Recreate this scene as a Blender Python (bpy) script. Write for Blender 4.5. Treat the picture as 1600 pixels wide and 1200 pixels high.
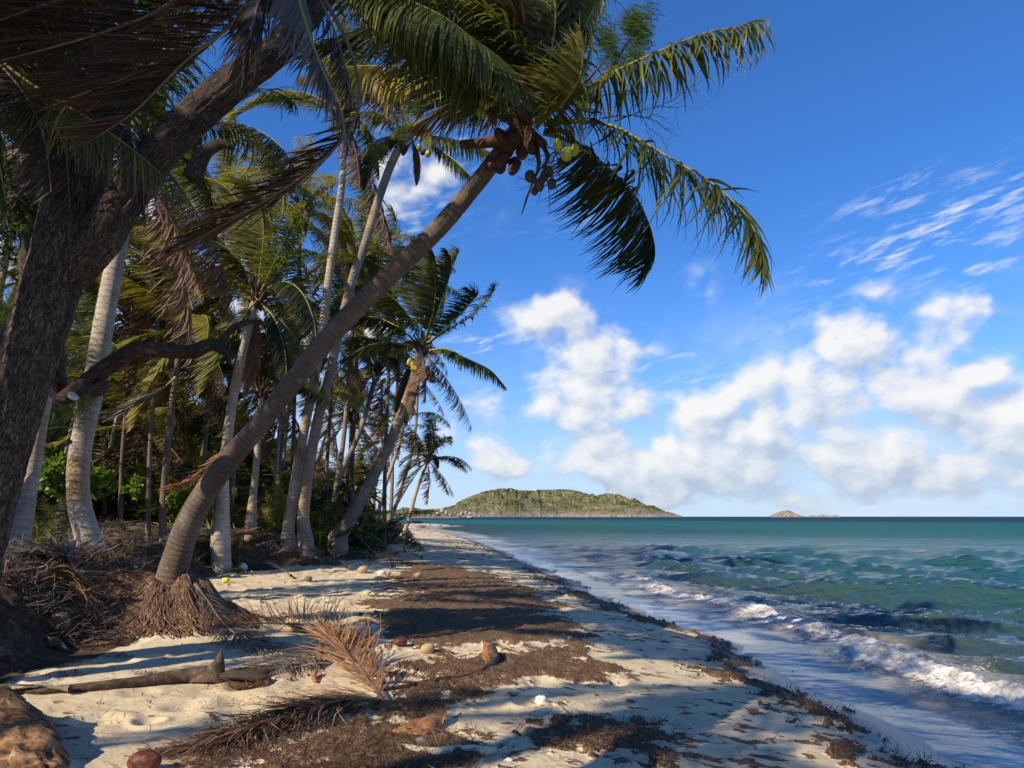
import bpy, math, random
import numpy as np
from mathutils import Vector
random.seed(7); RNG = np.random.default_rng(11)
for o in list(bpy.data.objects): bpy.data.objects.remove(o)
SC = bpy.context.scene
COL = SC.collection
F = 1067.0; H = 2.0; HY = 807.0     # focal length in photo pixels, eye height, horizon row

# ------------------------------------------------------------------ camera
cd = bpy.data.cameras.new('camera'); cam = bpy.data.objects.new('camera', cd); COL.objects.link(cam)
cam.location = (0, 0, H); cam.rotation_euler = (math.radians(90), 0, 0)
cd.sensor_width = 36; cd.lens = 36 * F / 1600; cd.shift_y = (HY - 600) / 1600
cd.clip_start = .05; cd.clip_end = 20000
SC.camera = cam

# ------------------------------------------------------------------ light
SUN_EL = math.radians(35)
SUN_XY = (-0.72, -0.69)               # towards the sun, seen from above
SUN_AZ = math.atan2(SUN_XY[0], SUN_XY[1])
SUN_DIR = Vector((math.sin(SUN_AZ) * math.cos(SUN_EL), math.cos(SUN_AZ) * math.cos(SUN_EL), math.sin(SUN_EL)))
sl = bpy.data.lights.new('sun', 'SUN'); sl.energy = 5.0; sl.angle = math.radians(.5); sl.color = (1, .87, .68)
so = bpy.data.objects.new('sun', sl); COL.objects.link(so)
so.rotation_euler = SUN_DIR.to_track_quat('Z', 'Y').to_euler()
SC.view_settings.view_transform = 'Standard'; SC.view_settings.look = 'None'
SC.view_settings.exposure = 0.34; SC.view_settings.gamma = 1; SC.view_settings.use_curve_mapping = False

class NT:
    """tiny helper for node trees"""
    def __init__(s, tree): s.t = tree; s.n = tree.nodes; s.l = tree.links
    def new(s, typ, **kw):
        nd = s.n.new(typ)
        for k, v in kw.items(): setattr(nd, k, v)
        return nd
    def put(s, sock, v):
        if v is None: return
        if isinstance(v, bpy.types.NodeSocket): s.l.new(v, sock)
        else: sock.default_value = v
    def math(s, op, a, b=None, c=None, clamp=False):
        nd = s.new('ShaderNodeMath', operation=op, use_clamp=clamp)
        for i, v in enumerate((a, b, c)): s.put(nd.inputs[i], v) if v is not None else None
        return nd.outputs[0]
    def vmath(s, op, a, b=None):
        nd = s.new('ShaderNodeVectorMath', operation=op)
        s.put(nd.inputs[0], a)
        if b is not None: s.put(nd.inputs[1], b)
        return nd.outputs[0]
    def comb(s, x, y, z):
        nd = s.new('ShaderNodeCombineXYZ')
        for i, v in enumerate((x, y, z)): s.put(nd.inputs[i], v)
        return nd.outputs[0]
    def mix(s, f, a, b, blend='MIX'):
        nd = s.new('ShaderNodeMix', data_type='RGBA', blend_type=blend)
        s.put(nd.inputs[0], f); s.put(nd.inputs[6], a); s.put(nd.inputs[7], b)
        return nd.outputs[2]
    def ramp(s, f, stops, interp='LINEAR'):
        nd = s.new('ShaderNodeValToRGB'); e = nd.color_ramp.elements
        nd.color_ramp.interpolation = interp
        while len(e) < len(stops): e.new(.5)
        for k, (p, c) in enumerate(stops):
            e[k].position = p; e[k].color = c if len(c) == 4 else (*c, 1)
        s.put(nd.inputs[0], f); return nd.outputs[0]
    def noise(s, vec, scale, detail=4, rough=.55, dist=0, dim='3D', out=0):
        nd = s.new('ShaderNodeTexNoise', noise_dimensions=dim)
        if vec is not None: s.put(nd.inputs['Vector'], vec)
        nd.inputs['Scale'].default_value = scale; nd.inputs['Detail'].default_value = detail
        nd.inputs['Roughness'].default_value = rough; nd.inputs['Distortion'].default_value = dist
        return nd.outputs[out]
    def sstep(s, v, lo, hi):
        nd = s.new('ShaderNodeMapRange', interpolation_type='SMOOTHSTEP')
        s.put(nd.inputs[0], v); nd.inputs[1].default_value = lo; nd.inputs[2].default_value = hi
        return nd.outputs[0]
    def attr(s, name, out='Fac'):
        return s.new('ShaderNodeAttribute', attribute_name=name).outputs[out]

# ------------------------------------------------------------------ world: sky with clouds
W = bpy.data.worlds.new('World'); SC.world = W; W.use_nodes = True
t = NT(W.node_tree); W.node_tree.nodes.clear()
sky = t.new('ShaderNodeTexSky', sky_type='NISHITA'); sky.sun_disc = False
sky.sun_elevation = SUN_EL; sky.sun_rotation = SUN_AZ; sky.air_density = 1.0; sky.dust_density = .25; sky.ozone_density = 2.2
tc = t.new('ShaderNodeTexCoord').outputs['Generated']
sep = t.new('ShaderNodeSeparateXYZ'); t.l.new(tc, sep.inputs[0])
X, Y, Z = sep.outputs
AZ = t.math('ARCTAN2', X, Y)
EL = t.math('ARCSINE', Z)
def azel(px, py):
    a = math.atan((px - 800) / F); return a, math.atan((HY - py) / F * math.cos(a))
# cumulus banks: photo pixel of centre, half width, half height, weight
BLOBS = [(1300,560,130,45,.34),(1430,545,75,45,.34),(1345,440,62,32,.32),(1255,500,55,34,.30),(1535,480,52,36,.36),
         (940,535,58,38,.40),(845,480,42,50,.24),(905,485,28,30,.18),(925,615,75,36,.42),(890,665,90,36,.30),(1060,680,88,38,.42),(970,690,60,26,.30),
         (1175,640,100,42,.36),(1290,650,130,50,.30),(1480,690,150,52,.34),(1570,640,70,50,.38),(1130,742,75,20,.32),
         (1300,735,340,34,.36),(930,735,150,22,.26),(1250,780,420,14,.22),(1480,600,70,22,.2),(975,750,16,16,.5),(862,741,26,12,.4),(790,745,24,12,.4),(1036,756,14,20,.45),(930,738,14,6,.4),(720,665,55,42,.28),(760,715,60,20,.2),(1098,440,28,28,.16),(655,280,80,50,.34),(560,500,120,80,.2),(330,470,120,60,.3),
         (2100,640,300,90,.4),(-400,600,400,110,.35),(2900,560,500,120,.35),(90,430,120,80,.3),(300,330,60,40,.25)]
AEL = t.comb(AZ, EL, 0.0)
def cloud_density(dx, dy):
    az = t.math('ADD', AZ, dx) if dx else AZ
    el = t.math('ADD', EL, dy) if dy else EL
    p = t.comb(t.math('MULTIPLY', az, 1.0), t.math('MULTIPLY', el, 1.3), 3.7)
    warp = t.noise(p, 5.0, 3, .5, out=1)
    wv = t.vmath('MULTIPLY', t.vmath('SUBTRACT', warp, (.5, .5, .5)), (.11, .09, 0))
    wsep = t.new('ShaderNodeSeparateXYZ'); t.l.new(wv, wsep.inputs[0])
    azw = t.math('ADD', az, wsep.outputs[0]); elw = t.math('ADD', el, wsep.outputs[1])
    acc = None
    for (px, py, rx, ry, w) in BLOBS:
        if abs(px - 800) > 1000: a, e = math.atan(math.copysign(1.0, px - 800)) + (px - 800) / 1600 * .5, (HY - py) / F * .9
        else: a, e = azel(px, py)
        ca = math.cos(min(abs(a), 1.2)); sx = rx / F * ca * ca * 1.12; sy = ry / F * ca * 1.12
        u = t.math('MULTIPLY', t.math('SUBTRACT', azw, a), 1 / sx)
        v = t.math('MULTIPLY', t.math('SUBTRACT', elw, e), 1 / sy)
        r2 = t.math('MULTIPLY_ADD', u, u, t.math('MULTIPLY', v, v))
        g = t.math('MULTIPLY', t.math('EXPONENT', t.math('MULTIPLY', r2, -.9)), w)
        acc = g if acc is None else t.math('ADD', acc, g)
    n = t.noise(p, 11.0, 8, .57, .1)
    vo = t.new('ShaderNodeTexVoronoi', feature='SMOOTH_F1', voronoi_dimensions='2D'); vo.inputs['Scale'].default_value = 10; vo.inputs['Smoothness'].default_value = .35; vo.inputs['Detail'].default_value = 2.0; vo.inputs['Roughness'].default_value = .55
    t.l.new(t.vmath('ADD', p, t.vmath('MULTIPLY', t.noise(p, 16, 3, .6, out=1), (.05, .05, 0))), vo.inputs['Vector'])
    bil = t.math('MULTIPLY', t.math('SUBTRACT', .42, vo.outputs['Distance']), .42)
    d = t.math('ADD', t.math('MINIMUM', t.math('MULTIPLY', acc, 1.5), .56), t.math('MULTIPLY', t.math('SUBTRACT', n, .55), t.math('MULTIPLY_ADD', t.sstep(acc, .02, .16), .75, .30)))
    d = t.math('MULTIPLY_ADD', bil, t.sstep(acc, .04, .2), d)
    return d
D0 = cloud_density(0, 0)
D1 = cloud_density(-.016, .022)
alpha = t.sstep(D0, .04, .40)
shade = t.math('ADD', t.math('MULTIPLY', t.math('SUBTRACT', D0, D1), 1.5), .58, clamp=True)
low = t.sstep(EL, .0, .16)
dens = t.sstep(D0, .12, .5)
lit = t.math('MULTIPLY', shade, t.math('ADD', t.math('MULTIPLY', low, .35), .68), clamp=True)
lit = t.math('ADD', lit, t.math('MULTIPLY', dens, .08), clamp=True)
ccol = t.ramp(lit, [(.0, (2.9, 3.6, 4.8)), (.35, (4.2, 4.9, 5.9)), (.70, (6.2, 6.5, 6.9)), (1, (7.7, 7.55, 7.3))])
# high thin cirrus, combed by the wind
CI = [(1500,345,150,42,1.0),(1400,300,80,14,.6),(1560,395,60,12,.8),(1510,435,60,14,.7),(1330,420,90,22,.45),(960,575,110,14,.75),(800,520,60,20,.7),(830,600,120,14,.5),(1090,588,60,10,.7),(720,230,60,26,.5),(870,350,60,10,.35),(640,330,60,40,.6),(740,540,50,14,.8),(1290,470,60,20,.3)]
cacc = None
for (px, py, rx, ry, w) in CI:
    a, e = azel(px, py); ca = math.cos(a); sx = rx / F * ca * ca; sy = ry / F * ca
    u = t.math('MULTIPLY', t.math('SUBTRACT', AZ, a), 1 / sx)
    v = t.math('MULTIPLY', t.math('SUBTRACT', t.math('MULTIPLY_ADD', t.math('SUBTRACT', AZ, a), -.12, EL), e), 1 / sy)
    g = t.math('MULTIPLY', t.math('EXPONENT', t.math('MULTIPLY', t.math('MULTIPLY_ADD', u, u, t.math('MULTIPLY', v, v)), -.8)), w)
    cacc = g if cacc is None else t.math('ADD', cacc, g)
cp = t.comb(t.math('MULTIPLY', t.math('MULTIPLY_ADD', EL, .5, AZ), 9.0), t.math('MULTIPLY', t.math('MULTIPLY_ADD', AZ, -.22, EL), 46.0), 0.0)
cn = t.noise(cp, 1.6, 7, .62, .25)
skylow = t.math('MULTIPLY', t.math('SUBTRACT', 1.0, t.sstep(EL, -.01, .16)), .55)
cirrus = t.math('MULTIPLY', t.math('MULTIPLY', t.sstep(cn, .47, .70), cacc), .85, clamp=True)
# blue of the clear sky, whiter low down
skyc = t.mix(1.0, sky.outputs[0], (.38, .84, 1.45, 1), 'MULTIPLY')
hazec = t.math('POWER', t.math('SUBTRACT', 1.0, t.sstep(EL, -.02, .42)), 1.7)
skyc = t.mix(t.math('MULTIPLY', hazec, .62), skyc, (4.7, 5.9, 7.8, 1))
skyc = t.mix(skylow, skyc, (5.3, 6.0, 7.1, 1))
c1 = t.mix(cirrus, skyc, (7.0, 7.3, 7.6, 1))
wispy = t.math('MULTIPLY', t.sstep(t.noise(AEL, 3.1, 6, .6), .48, .75), t.math('MULTIPLY', t.math('SUBTRACT', 1.0, t.sstep(EL, .10, .38)), .75))
c1 = t.mix(wispy, c1, (5.5, 6.4, 7.6, 1))
c2 = t.mix(t.math('MULTIPLY', alpha, .92), c1, ccol)
bg = t.new('ShaderNodeBackground'); t.l.new(c2, bg.inputs[0]); bg.inputs[1].default_value = .10
ow = t.new('ShaderNodeOutputWorld'); t.l.new(bg.outputs[0], ow.inputs[0])

# ------------------------------------------------------------------ numeric noise
def _h(ix, iy, iz):
    with np.errstate(over='ignore'):
        h = (ix.astype(np.uint32) * np.uint32(374761393) + iy.astype(np.uint32) * np.uint32(668265263) + iz.astype(np.uint32) * np.uint32(2147483647 - 5801))
        h = (h ^ (h >> np.uint32(13))) * np.uint32(1274126177); h = h ^ (h >> np.uint32(16))
    return h.astype(np.float64) / 4294967295.0
def vn(x, y, z=0.0):
    x = np.asarray(x, float); y = np.asarray(y, float); z = np.broadcast_to(np.asarray(z, float), np.broadcast(x, y).shape)
    x, y = np.broadcast_arrays(x, y)
    ix = np.floor(x).astype(np.int64); iy = np.floor(y).astype(np.int64); iz = np.floor(z).astype(np.int64)
    fx = x - ix; fy = y - iy; fz = z - iz
    fx = fx * fx * (3 - 2 * fx); fy = fy * fy * (3 - 2 * fy); fz = fz * fz * (3 - 2 * fz)
    r = 0
    for a in (0, 1):
        wa = fx if a else 1 - fx
        for b in (0, 1):
            wb = fy if b else 1 - fy
            for c in (0, 1):
                wc = fz if c else 1 - fz
                r = r + wa * wb * wc * _h(ix + a, iy + b, iz + c)
    return r
def fbm(x, y, z=0.0, o=4, g=.5):
    s = 0; a = 1; tot = 0; f = 1.0
    for k in range(o):
        s = s + a * vn(np.asarray(x) * f + 17.3 * k, np.asarray(y) * f + 5.1 * k, np.asarray(z) * f + 9.7 * k); tot += a; a *= g; f *= 2.03
    return s / tot - .5
def sst(v, a, b):
    q = np.clip((v - a) / (b - a), 0, 1); return q * q * (3 - 2 * q)

# ------------------------------------------------------------------ objects
def tag(o, label=None, cat=None, group=None, kind=None):
    if label: o['label'] = label
    if cat: o['category'] = cat
    if group: o['group'] = group
    if kind: o['kind'] = kind
    return o
def mesh(name, V, Q, attrs=None, mats=(), mi=None, smooth=True, T=None):
    V = np.asarray(V, np.float32); Q = np.asarray(Q, np.int32).reshape(-1, 4)
    T = np.zeros((0, 3), np.int32) if T is None else np.asarray(T, np.int32).reshape(-1, 3)
    m = bpy.data.meshes.new(name)
    m.vertices.add(len(V)); m.vertices.foreach_set('co', V.ravel())
    nl = Q.size + T.size; m.loops.add(nl)
    m.loops.foreach_set('vertex_index', np.concatenate([Q.ravel(), T.ravel()]))
    m.polygons.add(len(Q) + len(T))
    st = np.concatenate([np.arange(len(Q)) * 4, Q.size + np.arange(len(T)) * 3]).astype(np.int32)
    m.polygons.foreach_set('loop_start', st)
    if smooth: m.polygons.foreach_set('use_smooth', np.ones(len(Q) + len(T), bool))
    if mi is not None: m.polygons.foreach_set('material_index', np.asarray(mi, np.int32))
    for k, a in (attrs or {}).items():
        at = m.attributes.new(k, 'FLOAT', 'POINT'); at.data.foreach_set('value', np.asarray(a, np.float32).ravel())
    for mt in mats: m.materials.append(mt)
    m.update(calc_edges=True); m.validate()
    return m
def link(name, m, loc=(0, 0, 0), rot=(0, 0, 0), parent=None, scale=1.0):
    o = bpy.data.objects.new(name, m); COL.objects.link(o); o.location = loc; o.rotation_euler = rot
    o.scale = (scale,) * 3 if not hasattr(scale, '__len__') else scale
    if parent: o.parent = parent
    return o
def thing(name, label, cat, loc=(0, 0, 0), rot=(0, 0, 0), group=None, scale=1.0):
    return tag(link(name, None, loc, rot, scale=scale), label, cat, group)
class MB:
    """collects pieces for ONE mesh"""
    def __init__(s): s.V = []; s.Q = []; s.A = {}; s.M = []; s.n = 0
    def add(s, V, Q, attrs=None, mi=0):
        V = np.asarray(V, float); Q = np.asarray(Q, int)
        s.V.append(V); s.Q.append(Q + s.n); s.M.append(np.full(len(Q), mi))
        for k in set(list(s.A) + list(attrs or {})):
            s.A.setdefault(k, [np.zeros(s.n)] if s.n else [])
            s.A[k].append(np.asarray((attrs or {}).get(k, np.zeros(len(V))), float) * np.ones(len(V)))
        s.n += len(V)
    def mesh(s, name, mats, smooth=True, off=(0, 0, 0)):
        V = np.concatenate(s.V) - np.asarray(off)
        return mesh(name, V, np.concatenate(s.Q), {k: np.concatenate(a) for k, a in s.A.items()}, mats, np.concatenate(s.M), smooth)

def nrm(a): return a / np.maximum(np.linalg.norm(a, axis=-1, keepdims=True), 1e-9)
def spline(P, n):
    P = np.asarray(P, float)
    if len(P) == 2: return P[0] + (P[1] - P[0]) * np.linspace(0, 1, n)[:, None]
    Pe = np.vstack([2 * P[0] - P[1], P, 2 * P[-1] - P[-2]])
    u = np.linspace(0, len(P) - 1, n); i = np.minimum(u.astype(int), len(P) - 2); f = (u - i)[:, None]
    a, b, c, d = Pe[i], Pe[i + 1], Pe[i + 2], Pe[i + 3]
    return .5 * (2 * b + (c - a) * f + (2 * a - 5 * b + 4 * c - d) * f ** 2 + (3 * b - a - 3 * c + d) * f ** 3)
def resample(P, n):
    Q = spline(P, max(60, n * 2)); s = np.concatenate([[0], np.cumsum(np.linalg.norm(np.diff(Q[:, :3], axis=0), axis=1))])
    u = np.linspace(0, s[-1], n)
    return np.stack([np.interp(u, s, Q[:, k]) for k in range(Q.shape[1])], 1), s[-1]
def tube(P, R, ns=10, cap=True, disp=None):
    """P (n,3), R (n,) -> verts, quads, length attr, angle attr"""
    P = np.asarray(P, float); R = np.asarray(R, float); n = len(P)
    T = nrm(np.gradient(P, axis=0)); N = np.zeros_like(P)
    ref = np.array([0, 0, 1.]) if abs(T[0, 2]) < .8 else np.array([1., 0, 0])
    v = ref - T[0] * ref.dot(T[0]); N[0] = v / np.linalg.norm(v)
    for i in range(1, n):
        v = N[i - 1] - T[i] * N[i - 1].dot(T[i]); N[i] = v / np.linalg.norm(v)
    B = np.cross(T, N)
    a = np.arange(ns) * 2 * math.pi / ns
    dirs = N[:, None] * np.cos(a)[None, :, None] + B[:, None] * np.sin(a)[None, :, None]
    L = np.concatenate([[0], np.cumsum(np.linalg.norm(np.diff(P, axis=0), axis=1))])
    rr = R[:, None] * np.ones(ns)
    if disp is not None: rr = rr + disp(L[:, None] * np.ones(ns), a[None, :] * np.ones((n, 1)), rr)
    V = P[:, None] + dirs * rr[..., None]
    V = V.reshape(-1, 3)
    i = np.arange(n - 1)[:, None]; j = np.arange(ns)[None, :]; k = (j + 1) % ns
    Q = np.stack([i * ns + j, i * ns + k, (i + 1) * ns + k, (i + 1) * ns + j], -1).reshape(-1, 4)
    la = np.repeat(L, ns); aa = np.tile(a, n)
    if cap:
        c0 = len(V); V = np.vstack([V, P[0], P[-1]]); la = np.concatenate([la, [0, L[-1]]]); aa = np.concatenate([aa, [0, 0]])
        j = np.arange(0, ns, 2)
        Q = np.vstack([Q, np.stack([np.full(len(j), c0), (j + 2) % ns, j + 1 if ns % 2 == 0 else (j + 1) % ns, j], 1),
                       np.stack([np.full(len(j), c0 + 1), (n - 1) * ns + j, (n - 1) * ns + (j + 1) % ns, (n - 1) * ns + (j + 2) % ns], 1)])
    return V, Q, la, aa

# ------------------------------------------------------------------ terrain shape
SH_Y = [-40, 0, 5.4, 7.8, 11.7, 16, 23, 40, 60, 85, 110, 130, 142, 152, 200, 300, 600]
SH_X = [4.6, 3.75, 3.5, 3.42, 3.25, 2.3, 1.5, -.75, -3.7, -8.2, -14.5, -16, -10.8, -17, -60, -150, -500]
BK_Y = [-40, 0, 5, 8.3, 9.2, 11.5, 14, 17.3, 19.5, 23, 27, 32, 46, 60, 85, 110, 142, 200, 300, 600]
BK_X = [-4, -4.4, -4.6, -4.6, -4.7, -6.2, -7.2, -7.4, -6.2, -6.3, -6.7, -6.4, -7.0, -8.8, -13, -21, -23, -66, -156, -510]
def shore_x(y): return np.interp(y, SH_Y, SH_X) + .12 * np.sin(np.asarray(y) * 1.3) + .07 * np.sin(np.asarray(y) * 3.1)
def bank_x(y): return np.interp(y, BK_Y, BK_X)
PALM_A = (-4.25, 8.95)
MOUNDS = [(PALM_A[0] - .10, PALM_A[1] - .05, .68, .60, .60), (-6.3, 20.3, .9, .9, .42), (-6.35, 25.2, .8, 1.0, .35), (-6.6, 36.5, 1.2, 1.6, .5)]
def base_h(x, y):
    x = np.asarray(x, float); y = np.asarray(y, float)
    s = shore_x(y) - x
    z = np.where(s > 0, .56 * (1 - np.exp(-np.maximum(s, 0) / 2.6)), np.maximum(.13 * s, -3.0))
    u = bank_x(y) - x + .55 * fbm(x * .8, y * .8, 2.2, 3)
    z = z + .80 * sst(u, 0, 1.1) + .30 * sst(u, 1.2, 4) + np.minimum(.125 * np.maximum(u - 4, 0), 2.6)
    for (mx, my, sx, sy, h) in MOUNDS:
        z = z + h * (1 + .16 * np.sin(x * 6.1 + 1) * np.sin(y * 7.3) + .10 * np.sin(x * 15 + y * 11)) * np.exp(-(((x - mx) / sx) ** 2 + ((y - my) / sy) ** 2))
    # apron of roots running left from the foremost palm
    z = z + .32 * np.exp(-(((x - (PALM_A[0] - .8)) / .9) ** 2 + ((y - 9.0) / .55) ** 2))
    return z
_rg = np.random.default_rng(5)
DIM = [(x, y, r, d) for x, y, r, d in zip(_rg.uniform(-7, 3, 420), _rg.uniform(3, 22, 420), _rg.uniform(.07, .19, 420), _rg.uniform(.02, .065, 420))]
def relief(x, y):
    s = shore_x(y) - x; dry = sst(s, .6, 2.0)
    z = dry * (.055 * fbm(x * 1.1, y * 1.1, 1.5, 4) + .05 * fbm(x * 3.2, y * 3.0, 4.5, 4) + .010 * fbm(x * 14, y * 14, 0.5, 3))
    z = z + sst(bank_x(y) - x, .0, .6) * (.20 * fbm(x * 1.7, y * 1.7, 8.1, 5) + .08 * fbm(x * 6, y * 6, 3.1, 4))
    return z
def ground(x, y): return base_h(x, y) + relief(x, y)
def PX(px, py, D): return np.array([(px - 800) / F * D, D, H - (py - HY) / F * D])
def gp(px, py, h=0.0):
    """point of the ground seen at a photo pixel"""
    D = np.concatenate([np.arange(2.5, 60, .02), np.arange(60, 400, .5)])
    z = H - (py - HY) / F * D; g = ground((px - 800) / F * D, D)
    k = np.argmax(g >= z) if np.any(g >= z) else len(D) - 1
    p = PX(px, py, D[k]); p[2] = float(ground(p[0], p[1])) + h; return p
def gw(x, y, h=0.0): return np.array([x, y, float(ground(x, y)) + h])

def poly_world(pts): return np.array([gp(px, min(py, 1330))[:2] for px, py in pts])
def poly_sd(P, x, y):
    d = np.full(x.shape, 1e9); ins = np.zeros(x.shape, bool); n = len(P)
    for i in range(n):
        a = P[i]; b = P[(i + 1) % n]; e = b - a; wx = x - a[0]; wy = y - a[1]
        q = np.clip((wx * e[0] + wy * e[1]) / max(e.dot(e), 1e-9), 0, 1)
        d = np.minimum(d, (wx - e[0] * q) ** 2 + (wy - e[1] * q) ** 2)
        c = ((a[1] > y) != (b[1] > y)); xi = a[0] + (y - a[1]) / (b[1] - a[1] + 1e-12) * (b[0] - a[0]); ins ^= c & (x < xi)
    return np.where(ins, 1, -1) * np.sqrt(d)
WRACK = poly_world([(590,905),(640,880),(720,885),(800,905),(865,935),(905,985),(930,1030),(965,1050),(930,1072),(850,1062),(800,1075),(740,1100),(700,1125),(760,1140),(800,1175),(790,1230),(640,1330),(400,1330),(380,1215),(420,1175),(500,1125),(600,1095),(575,1060),(640,1030),(570,1000),(560,960),(600,935)])
WRACK2 = poly_world([(820,1130),(900,1110),(1010,1125),(1070,1150),(1060,1200),(960,1180),(880,1190),(830,1165)])
WRACK3 = poly_world([(300,1150),(520,1112),(540,1160),(420,1200),(280,1230)])
BARE = poly_world([(680,1010),(780,1003),(900,1000),(880,1015),(790,1025),(690,1035)])
BARE2 = poly_world([(560,1075),(680,1055),(710,1062),(600,1090)])
def weed_mask(x, y):
    n = fbm(x * 1.6, y * 1.6, 5.5, 5, .6) * 1.5
    n2 = fbm(x * 7, y * 9, 1.1, 4, .6)
    st = sst(y, 7.5, 11) * 2.2 * fbm(x * .9, y * 2.6, 2.1, 4, .6)
    m = sst(poly_sd(WRACK, x, y) / .8 + n + n2 * 1.4 + st, .05, .40)
    m = np.maximum(m, .9 * sst(poly_sd(WRACK2, x, y) / .5 + n + n2 * 2.4, .05, .45))
    m = np.maximum(m, .8 * sst(poly_sd(WRACK3, x, y) / .5 + n + n2 * 2, .15, .5))
    m = m * (1 - sst(-np.abs(0) + poly_sd(BARE, x, y) / .4 + n2 * 2, -.2, .5)) * (1 - .9 * sst(poly_sd(BARE2, x, y) / .4 + n2 * 2, -.1, .5))
    s = shore_x(y) - x
    line = 1.1 - np.abs(s - .48 - 1.0 * fbm(y * .5, y * 0, 3.3, 3)) / .62
    m2 = sst(line * .80 + n * 2.3 + 1.5 * fbm(x * .55, y * .55, 6.6, 2) + n2 * 1.3 - .52, .0, .22)
    m2 = m2 * sst(y, 3, 5)
    dist = sst(y, 14, 26) * (1 - sst(y, 45, 60))       # streaks farther up the beach
    m3 = dist * sst(n2 * 1.6 + fbm(x * .8, y * 2.5, 7.7, 3) - .1, .1, .35) * sst(s, 1.2, 2)
    fl = .9 * sst(fbm(x * 5.5, y * 9, 9.9, 4, .62) + .10 * sst(s, 5, 1.5), .18, .26) * sst(s, .3, 1)
    return np.clip(np.maximum.reduce([m, m2, m3, fl]), 0, 1), m, m2

def fan(az_in, n_in, n_out, rows):
    a1 = np.linspace(-az_in, az_in, n_in); a2 = np.linspace(az_in, 2 * math.pi - az_in, n_out + 2)[1:-1]
    a = np.concatenate([a1, a2]); na = len(a)
    A, R = np.meshgrid(a, rows)
    # inside the view rows are kept at constant y
    c = np.cos(np.clip(np.abs((A + math.pi) % (2 * math.pi) - math.pi), 0, az_in))
    Rr = R / c
    x = Rr * np.sin(A); y = Rr * np.cos(A)
    nr = len(rows); i = np.arange(nr - 1)[:, None]; j = np.arange(na)[None, :]; k = (j + 1) % na
    Q = np.stack([i * na + j, i * na + k, (i + 1) * na + k, (i + 1) * na + j], -1).reshape(-1, 4)
    return x.ravel(), y.ravel(), Q

# ------------------------------------------------------------------ materials
def mat(name):
    m = bpy.data.materials.new(name); m.use_nodes = True
    m.node_tree.nodes.clear(); t = NT(m.node_tree)
    out = t.new('ShaderNodeOutputMaterial'); b = t.new('ShaderNodeBsdfPrincipled'); t.l.new(b.outputs[0], out.inputs[0])
    b.inputs['Specular IOR Level'].default_value = .3
    return m, t, b, out
def bump(t, b, h, strength, dist, normal=None):
    n = t.new('ShaderNodeBump'); n.inputs['Strength'].default_value = strength; n.inputs['Distance'].default_value = dist
    t.put(n.inputs['Height'], h)
    if normal is not None: t.l.new(normal, n.inputs['Normal'])
    t.l.new(n.outputs[0], b.inputs['Normal']); return n.outputs[0]
def objco(t): return t.new('ShaderNodeTexCoord').outputs['Object']
def geopos(t): return t.new('ShaderNodeNewGeometry').outputs['Position']

M = {}
def m_sand():
    m, t, b, out = mat('sand'); p = geopos(t)
    base = t.ramp(t.noise(p, 1.3, 6, .6), [(.3, (.55, .44, .275)), (.7, (.68, .565, .375))])
    grain = t.noise(p, 160, 2, .6)
    base = t.mix(t.math('MULTIPLY', t.sstep(grain, .62, .72), .5), base, (.30, .22, .15, 1))
    wet = t.attr('wet'); weed = t.attr('weed'); lit = t.attr('litter')
    base = t.mix(wet, base, (.27, .225, .165, 1))
    flk = t.sstep(t.noise(p, 9, 6, .72), .60, .66)
    base = t.mix(t.math('MULTIPLY', flk, t.math('MULTIPLY', t.math('SUBTRACT', 1.0, wet), .55)), base, (.20, .12, .07, 1))
    # matted seagrass, bronze and near black straws
    st = t.new('ShaderNodeTexVoronoi'); st.inputs['Scale'].default_value = 75; t.l.new(t.vmath('MULTIPLY', p, (1, 1, .3)), st.inputs['Vector'])
    wc = t.ramp(t.math('MULTIPLY_ADD', st.outputs['Distance'], .9, t.math('MULTIPLY', t.noise(p, 45, 5, .7), .5)), [(.25, (.026, .014, .008)), (.5, (.095, .050, .026)), (.74, (.19, .11, .060)), (.92, (.30, .21, .13))])
    wc = t.mix(wet, wc, (.035, .022, .014, 1))
    edge = t.math('ADD', weed, t.math('MULTIPLY', t.math('SUBTRACT', t.noise(p, 26, 5, .75), .5), 1.3))
    base = t.mix(t.sstep(edge, .38, .52), base, wc)
    soil = t.ramp(t.noise(p, 7, 8, .72), [(.32, (.030, .020, .013)), (.5, (.085, .058, .036)), (.62, (.17, .12, .075)), (.78, (.36, .29, .20))])
    base = t.mix(t.sstep(t.math('ADD', lit, t.math('MULTIPLY', t.math('SUBTRACT', t.noise(p, 9, 5, .7), .5), 1.1)), .4, .6), base, soil)
    t.l.new(base, b.inputs['Base Color'])
    t.put(b.inputs['Roughness'], t.math('MULTIPLY_ADD', wet, -.55, .92))
    t.put(b.inputs['Specular IOR Level'], t.math('MULTIPLY_ADD', wet, .5, .12))
    h = t.math('ADD', t.math('MULTIPLY', t.noise(p, 40, 6, .65), .6), t.math('MULTIPLY', t.noise(p, 220, 2, .5), .25))
    h = t.math('MULTIPLY_ADD', t.math('MAXIMUM', weed, lit), t.math('MULTIPLY', t.noise(p, 60, 5, .8), 2.6), h)
    n = t.new('ShaderNodeBump'); n.inputs['Distance'].default_value = .02
    t.put(n.inputs['Strength'], t.math('MULTIPLY_ADD', wet, -.5, .6)); t.put(n.inputs['Height'], h); t.l.new(n.outputs[0], b.inputs['Normal'])
    return m
M['sand'] = m_sand()
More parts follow.
